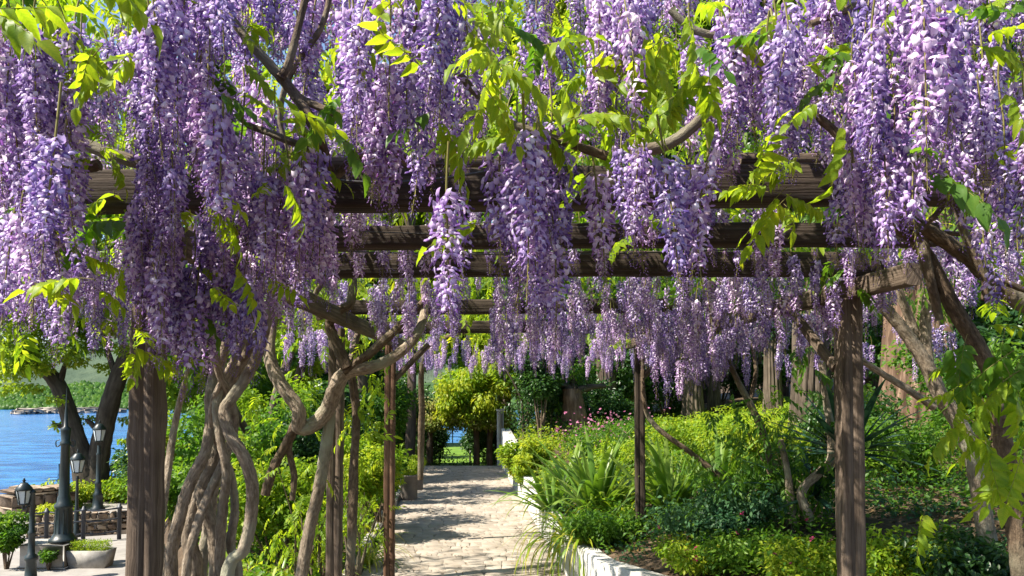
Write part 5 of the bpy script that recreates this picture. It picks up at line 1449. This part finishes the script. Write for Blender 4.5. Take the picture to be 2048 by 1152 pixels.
mb = MB(); lathe(mb, [(0, 0), (.12, 0), (.12, .1), (.07, .2), (.06, .8), (.045, .9), (.035, lcD.z - .2), (.05, lcD.z - .18), (.03, lcD.z - .1)], 12); mb.build('post', M['iron'], LD, False)
lantern(LD, (0, 0, lcD.z), .36)
gC = G(198, 1008, PZ)
gC = P(198, 900, gC.y - 1.6); gC.z = PZ
LC_ = thing('street_lamp', 'slender lamp post with lantern standing in front of the forked tree', 'street lamp', tuple(gC), 'iron lamps on the lakeside terrace')
gC = Vector(LC_.location)
lcC = P(198, 882, gC.y) - gC
mb = MB(); lathe(mb, [(0, 0), (.24, 0), (.24, .08), (.17, .14), (.15, .5), (.17, .54), (.11, .62), (.10, .9), (.12, .94), (.08, 1.0), (.065, lcC.z - .5), (.09, lcC.z - .46), (.06, lcC.z - .4), (.05, lcC.z - .15)], 14); mb.build('post', M['iron'], LC_, False)
lantern(LC_, (0, 0, lcC.z), .40)
# curved railing fence with posts
fn = thing('railing_fence', 'curved black post and rail fence in front of the rubble wall', 'fence')
fposts = [(-20, 1100), (92, 1092), (166, 1087), (238, 1080)]
fb = [G(px, py, PZ) for px, py in fposts]
for p in fb:
    mb = MB(); lathe(mb, [(0, -.05), (.055, -.05), (.055, .86), (.075, .87), (.075, .9), (.05, .92), (.03, .98), (0, 1.0)], 12, p); mb.build('post', M['post_iron'], fn)
for z, r in ((.88, .022), (.60, .02), (.26, .018)):
    for k in range(3):
        a, b = fb[k] + Vector((0, 0, z)), fb[k + 1] + Vector((0, 0, z))
        mid = (a + b) / 2 - Vector((0, .12, .03))
        mb = MB(); tube(mb, [a, mid, b], [r] * 3, 7, 6); mb.build('rail', M['post_iron'], fn)
# rubble wall, stone by stone
def rubble(label, a, b, z0, h, thick, sw, sh, name='rubble_wall', most=140):
    t = thing(name, label, 'wall', (a[0], a[1], z0))
    a2 = np.array(a[:2]); d = np.array(b[:2]) - a2; L = np.linalg.norm(d); d /= L; nrm = np.array([d[1], -d[0]])
    mb = MB(); c = (d * L / 2); box(mb, (c[0], c[1], h / 2 - .03), (L, thick * .8, h - .02), rotz=math.atan2(d[1], d[0])); mb.build('core', M['mortar'], t)
    z = 0; cnt = 0
    while z < h - .03:
        hh = sh * random.uniform(.7, 1.3); s = random.uniform(-.1, 0)
        while s < L:
            w = sw * random.uniform(.6, 1.5)
            V, F = bevel_box(w / 2 - .012, thick / 2 + random.uniform(.0, .04), min(hh, h - z + .05) / 2 - .010, min(.03, hh * .25))
            V = V + RNG.normal(0, .010, V.shape)
            p = d * (s + w / 2)
            ca, sa = d
            W = np.c_[V[:, 0] * ca - V[:, 1] * sa + p[0], V[:, 0] * sa + V[:, 1] * ca + p[1], V[:, 2] + z + hh / 2]
            mb = MB(); mb.add(W, F); mb.build('stone', M['rubble'], t)
            s += w; cnt += 1
        z += hh
    return t
g0, g1 = G(60, 1078, PZ), G(245, 1068, PZ)
rubble('rough brown rubble wall behind the curved rail fence', (g0.x, g0.y), (g1.x, g1.y), PZ, .62, .3, .26, .16)
g0, g1 = G(10, 1034, PZ), G(125, 1020, PZ)
tw = rubble('sunlit brown stone bank wall below the lake terrace', (g0.x, g0.y), (g1.x, g1.y), PZ - .2, .95, .9, .5, .3, 'bank_wall')
g0, g1 = P(28, 1000, 31.5), P(130, 985, 31.5)
jt = thing('jetty_wall', 'dark low wall of the landing stage at the edge of the lake', 'wall', (g0.x, 31.5, 0))
mb = MB(); box(mb, ((g1.x - g0.x) / 2, 0, -2.2), (g1.x - g0.x, .5, 1.7), bevel=.03); mb.build('wall_face', M['pot'], jt)
mb = MB(); box(mb, ((g1.x - g0.x) / 2, 0, -1.32), (g1.x - g0.x + .1, .6, .08), bevel=.02); mb.build('coping', M['rubble'], jt)
# blue deck chair on the landing
cb = P(110, 990, 30.6)
ch = thing('garden_chair', 'small blue garden chair on the landing by the lake', 'chair', (cb.x, 30.6, -1.35))
mb = MB(); box(mb, (0, 0, .42), (.5, .5, .05), bevel=.01); mb.build('seat', M['blue'], ch)
mb = MB(); box(mb, (.24, 0, .75), (.05, .5, .6), bevel=.01); mb.build('backrest', M['blue'], ch)
for x in (-.21, .21):
    for yv in (-.21, .21):
        mb = MB(); box(mb, (x, yv, .16), (.045, .045, .5)); mb.build('leg', M['blue'], ch)
# planter trough
gp_ = G(170, 1140, PZ)
tr = thing('planter', 'tapered concrete trough planted with a clipped golden hedge', 'planter', (gp_.x, gp_.y + .25, PZ))
tr.scale = (.86, .86, .9)
V = [(-.46, -.22, 0), (.46, -.22, 0), (.46, .22, 0), (-.46, .22, 0), (-.54, -.27, .46), (.54, -.27, .46), (.54, .27, .46), (-.54, .27, .46), (-.48, -.21, .46), (.48, -.21, .46), (.48, .21, .46), (-.48, .21, .46), (-.47, -.2, .40), (.47, -.2, .40), (.47, .2, .40), (-.47, .2, .40)]
F = [(0, 1, 5, 4), (1, 2, 6, 5), (2, 3, 7, 6), (3, 0, 4, 7), (4, 5, 9, 8), (5, 6, 10, 9), (6, 7, 11, 10), (7, 4, 8, 11), (8, 9, 13, 12), (9, 10, 14, 13), (10, 11, 15, 14), (11, 8, 12, 15), (12, 13, 14, 15), (3, 2, 1, 0)]
mb = MB(); mb.add(V, np.array(F)); mb.build('trough', M['concrete'], tr)
mb = MB(); n = 2400
p = np.stack([RNG.uniform(-.47, .47, n), RNG.uniform(-.22, .22, n), RNG.uniform(.42, .68, n)], 1)
add_leaves(mb, rotmats(n, None, RNG.normal(-.4, .6, n), RNG.normal(0, .6, n), RNG.uniform(.04, .06, n)), p, RNG.normal(.1, .15, n)); mb.build('foliage', M['leaf_lime'], tr)
# old wheeled cart by the tree
cp = P(228, 985, 29.5)
ct = thing('wheeled_cart', 'small dark old cart with two spoked wheels right of the forked tree', 'cart', (cp.x, 29.5, PZ + .45))
for x in (-.38, .3):
    mb = MB()
    a = np.linspace(0, 2 * np.pi, 20, endpoint=False)
    tube(mb, [(x + .42 * math.cos(v), 0, .45 + .42 * math.sin(v)) for v in list(a) + [0]], [.035] * 21, 6, 1)
    for k in range(8):
        v = k * math.pi / 4; tube(mb, [(x, 0, .45), (x + .42 * math.cos(v), 0, .45 + .42 * math.sin(v))], [.018, .015], 5, 1)
    mb.build('wheel', M['concrete'], ct)
mb = MB(); box(mb, (0, .25, .75), (1.0, .5, .2), bevel=.02); tube(mb, [(-.2, .1, .8), (.1, .1, 1.0), (.15, .1, 1.15)], [.07, .06, .05], 8, 4); mb.build('body', M['iron'], ct)
# plants on the terrace
shrub('dense dark hedge bush at the bottom left behind the short lamp', tuple(G(8, 1150, PZ) + Vector((-.28, .5, 0))), .46, 1.2, 'leaf_mid', .08, 1800, 'hedge_bush', 'bush', None, 501, 10)
shrub('low golden plants below the forked tree', tuple(G(160, 1010, PZ) - Vector((0, .8, 0))), 1.1, .75, 'leaf_lime', .13, 1300, 'terrace_shrub', 'shrub', None, 502, 8)
shrub('bright green plants right of the forked tree', tuple(G(240, 1004, PZ)), 1.3, .7, 'leaf_lime', .13, 1400, 'terrace_shrub', 'shrub', None, 503, 8)
shrub('weedy plant against the concrete plinth', tuple(G(100, 1142, PZ)), .25, .5, 'leaf_mid', .07, 260, 'terrace_shrub', 'shrub', None, 504, 5)
shrub('golden shrub in front of the rubble wall', tuple(G(115, 1068, PZ)), .6, .8, 'leaf_lime', .1, 600, 'terrace_shrub', 'shrub', None, 505, 6)
shrub('small fresh green sprout at the foot of the near left post', (-2.02, 4.6, .55), .3, .8, 'leaf_young', .7, 22, 'sapling', 'sapling', None, 506, 4, pin=True)
shrub('small bright sapling in front of the braided trunks', (-1.68, 4.1, .5), .25, .75, 'leaf_young', .7, 20, 'sapling', 'sapling', None, 507, 4, pin=True)
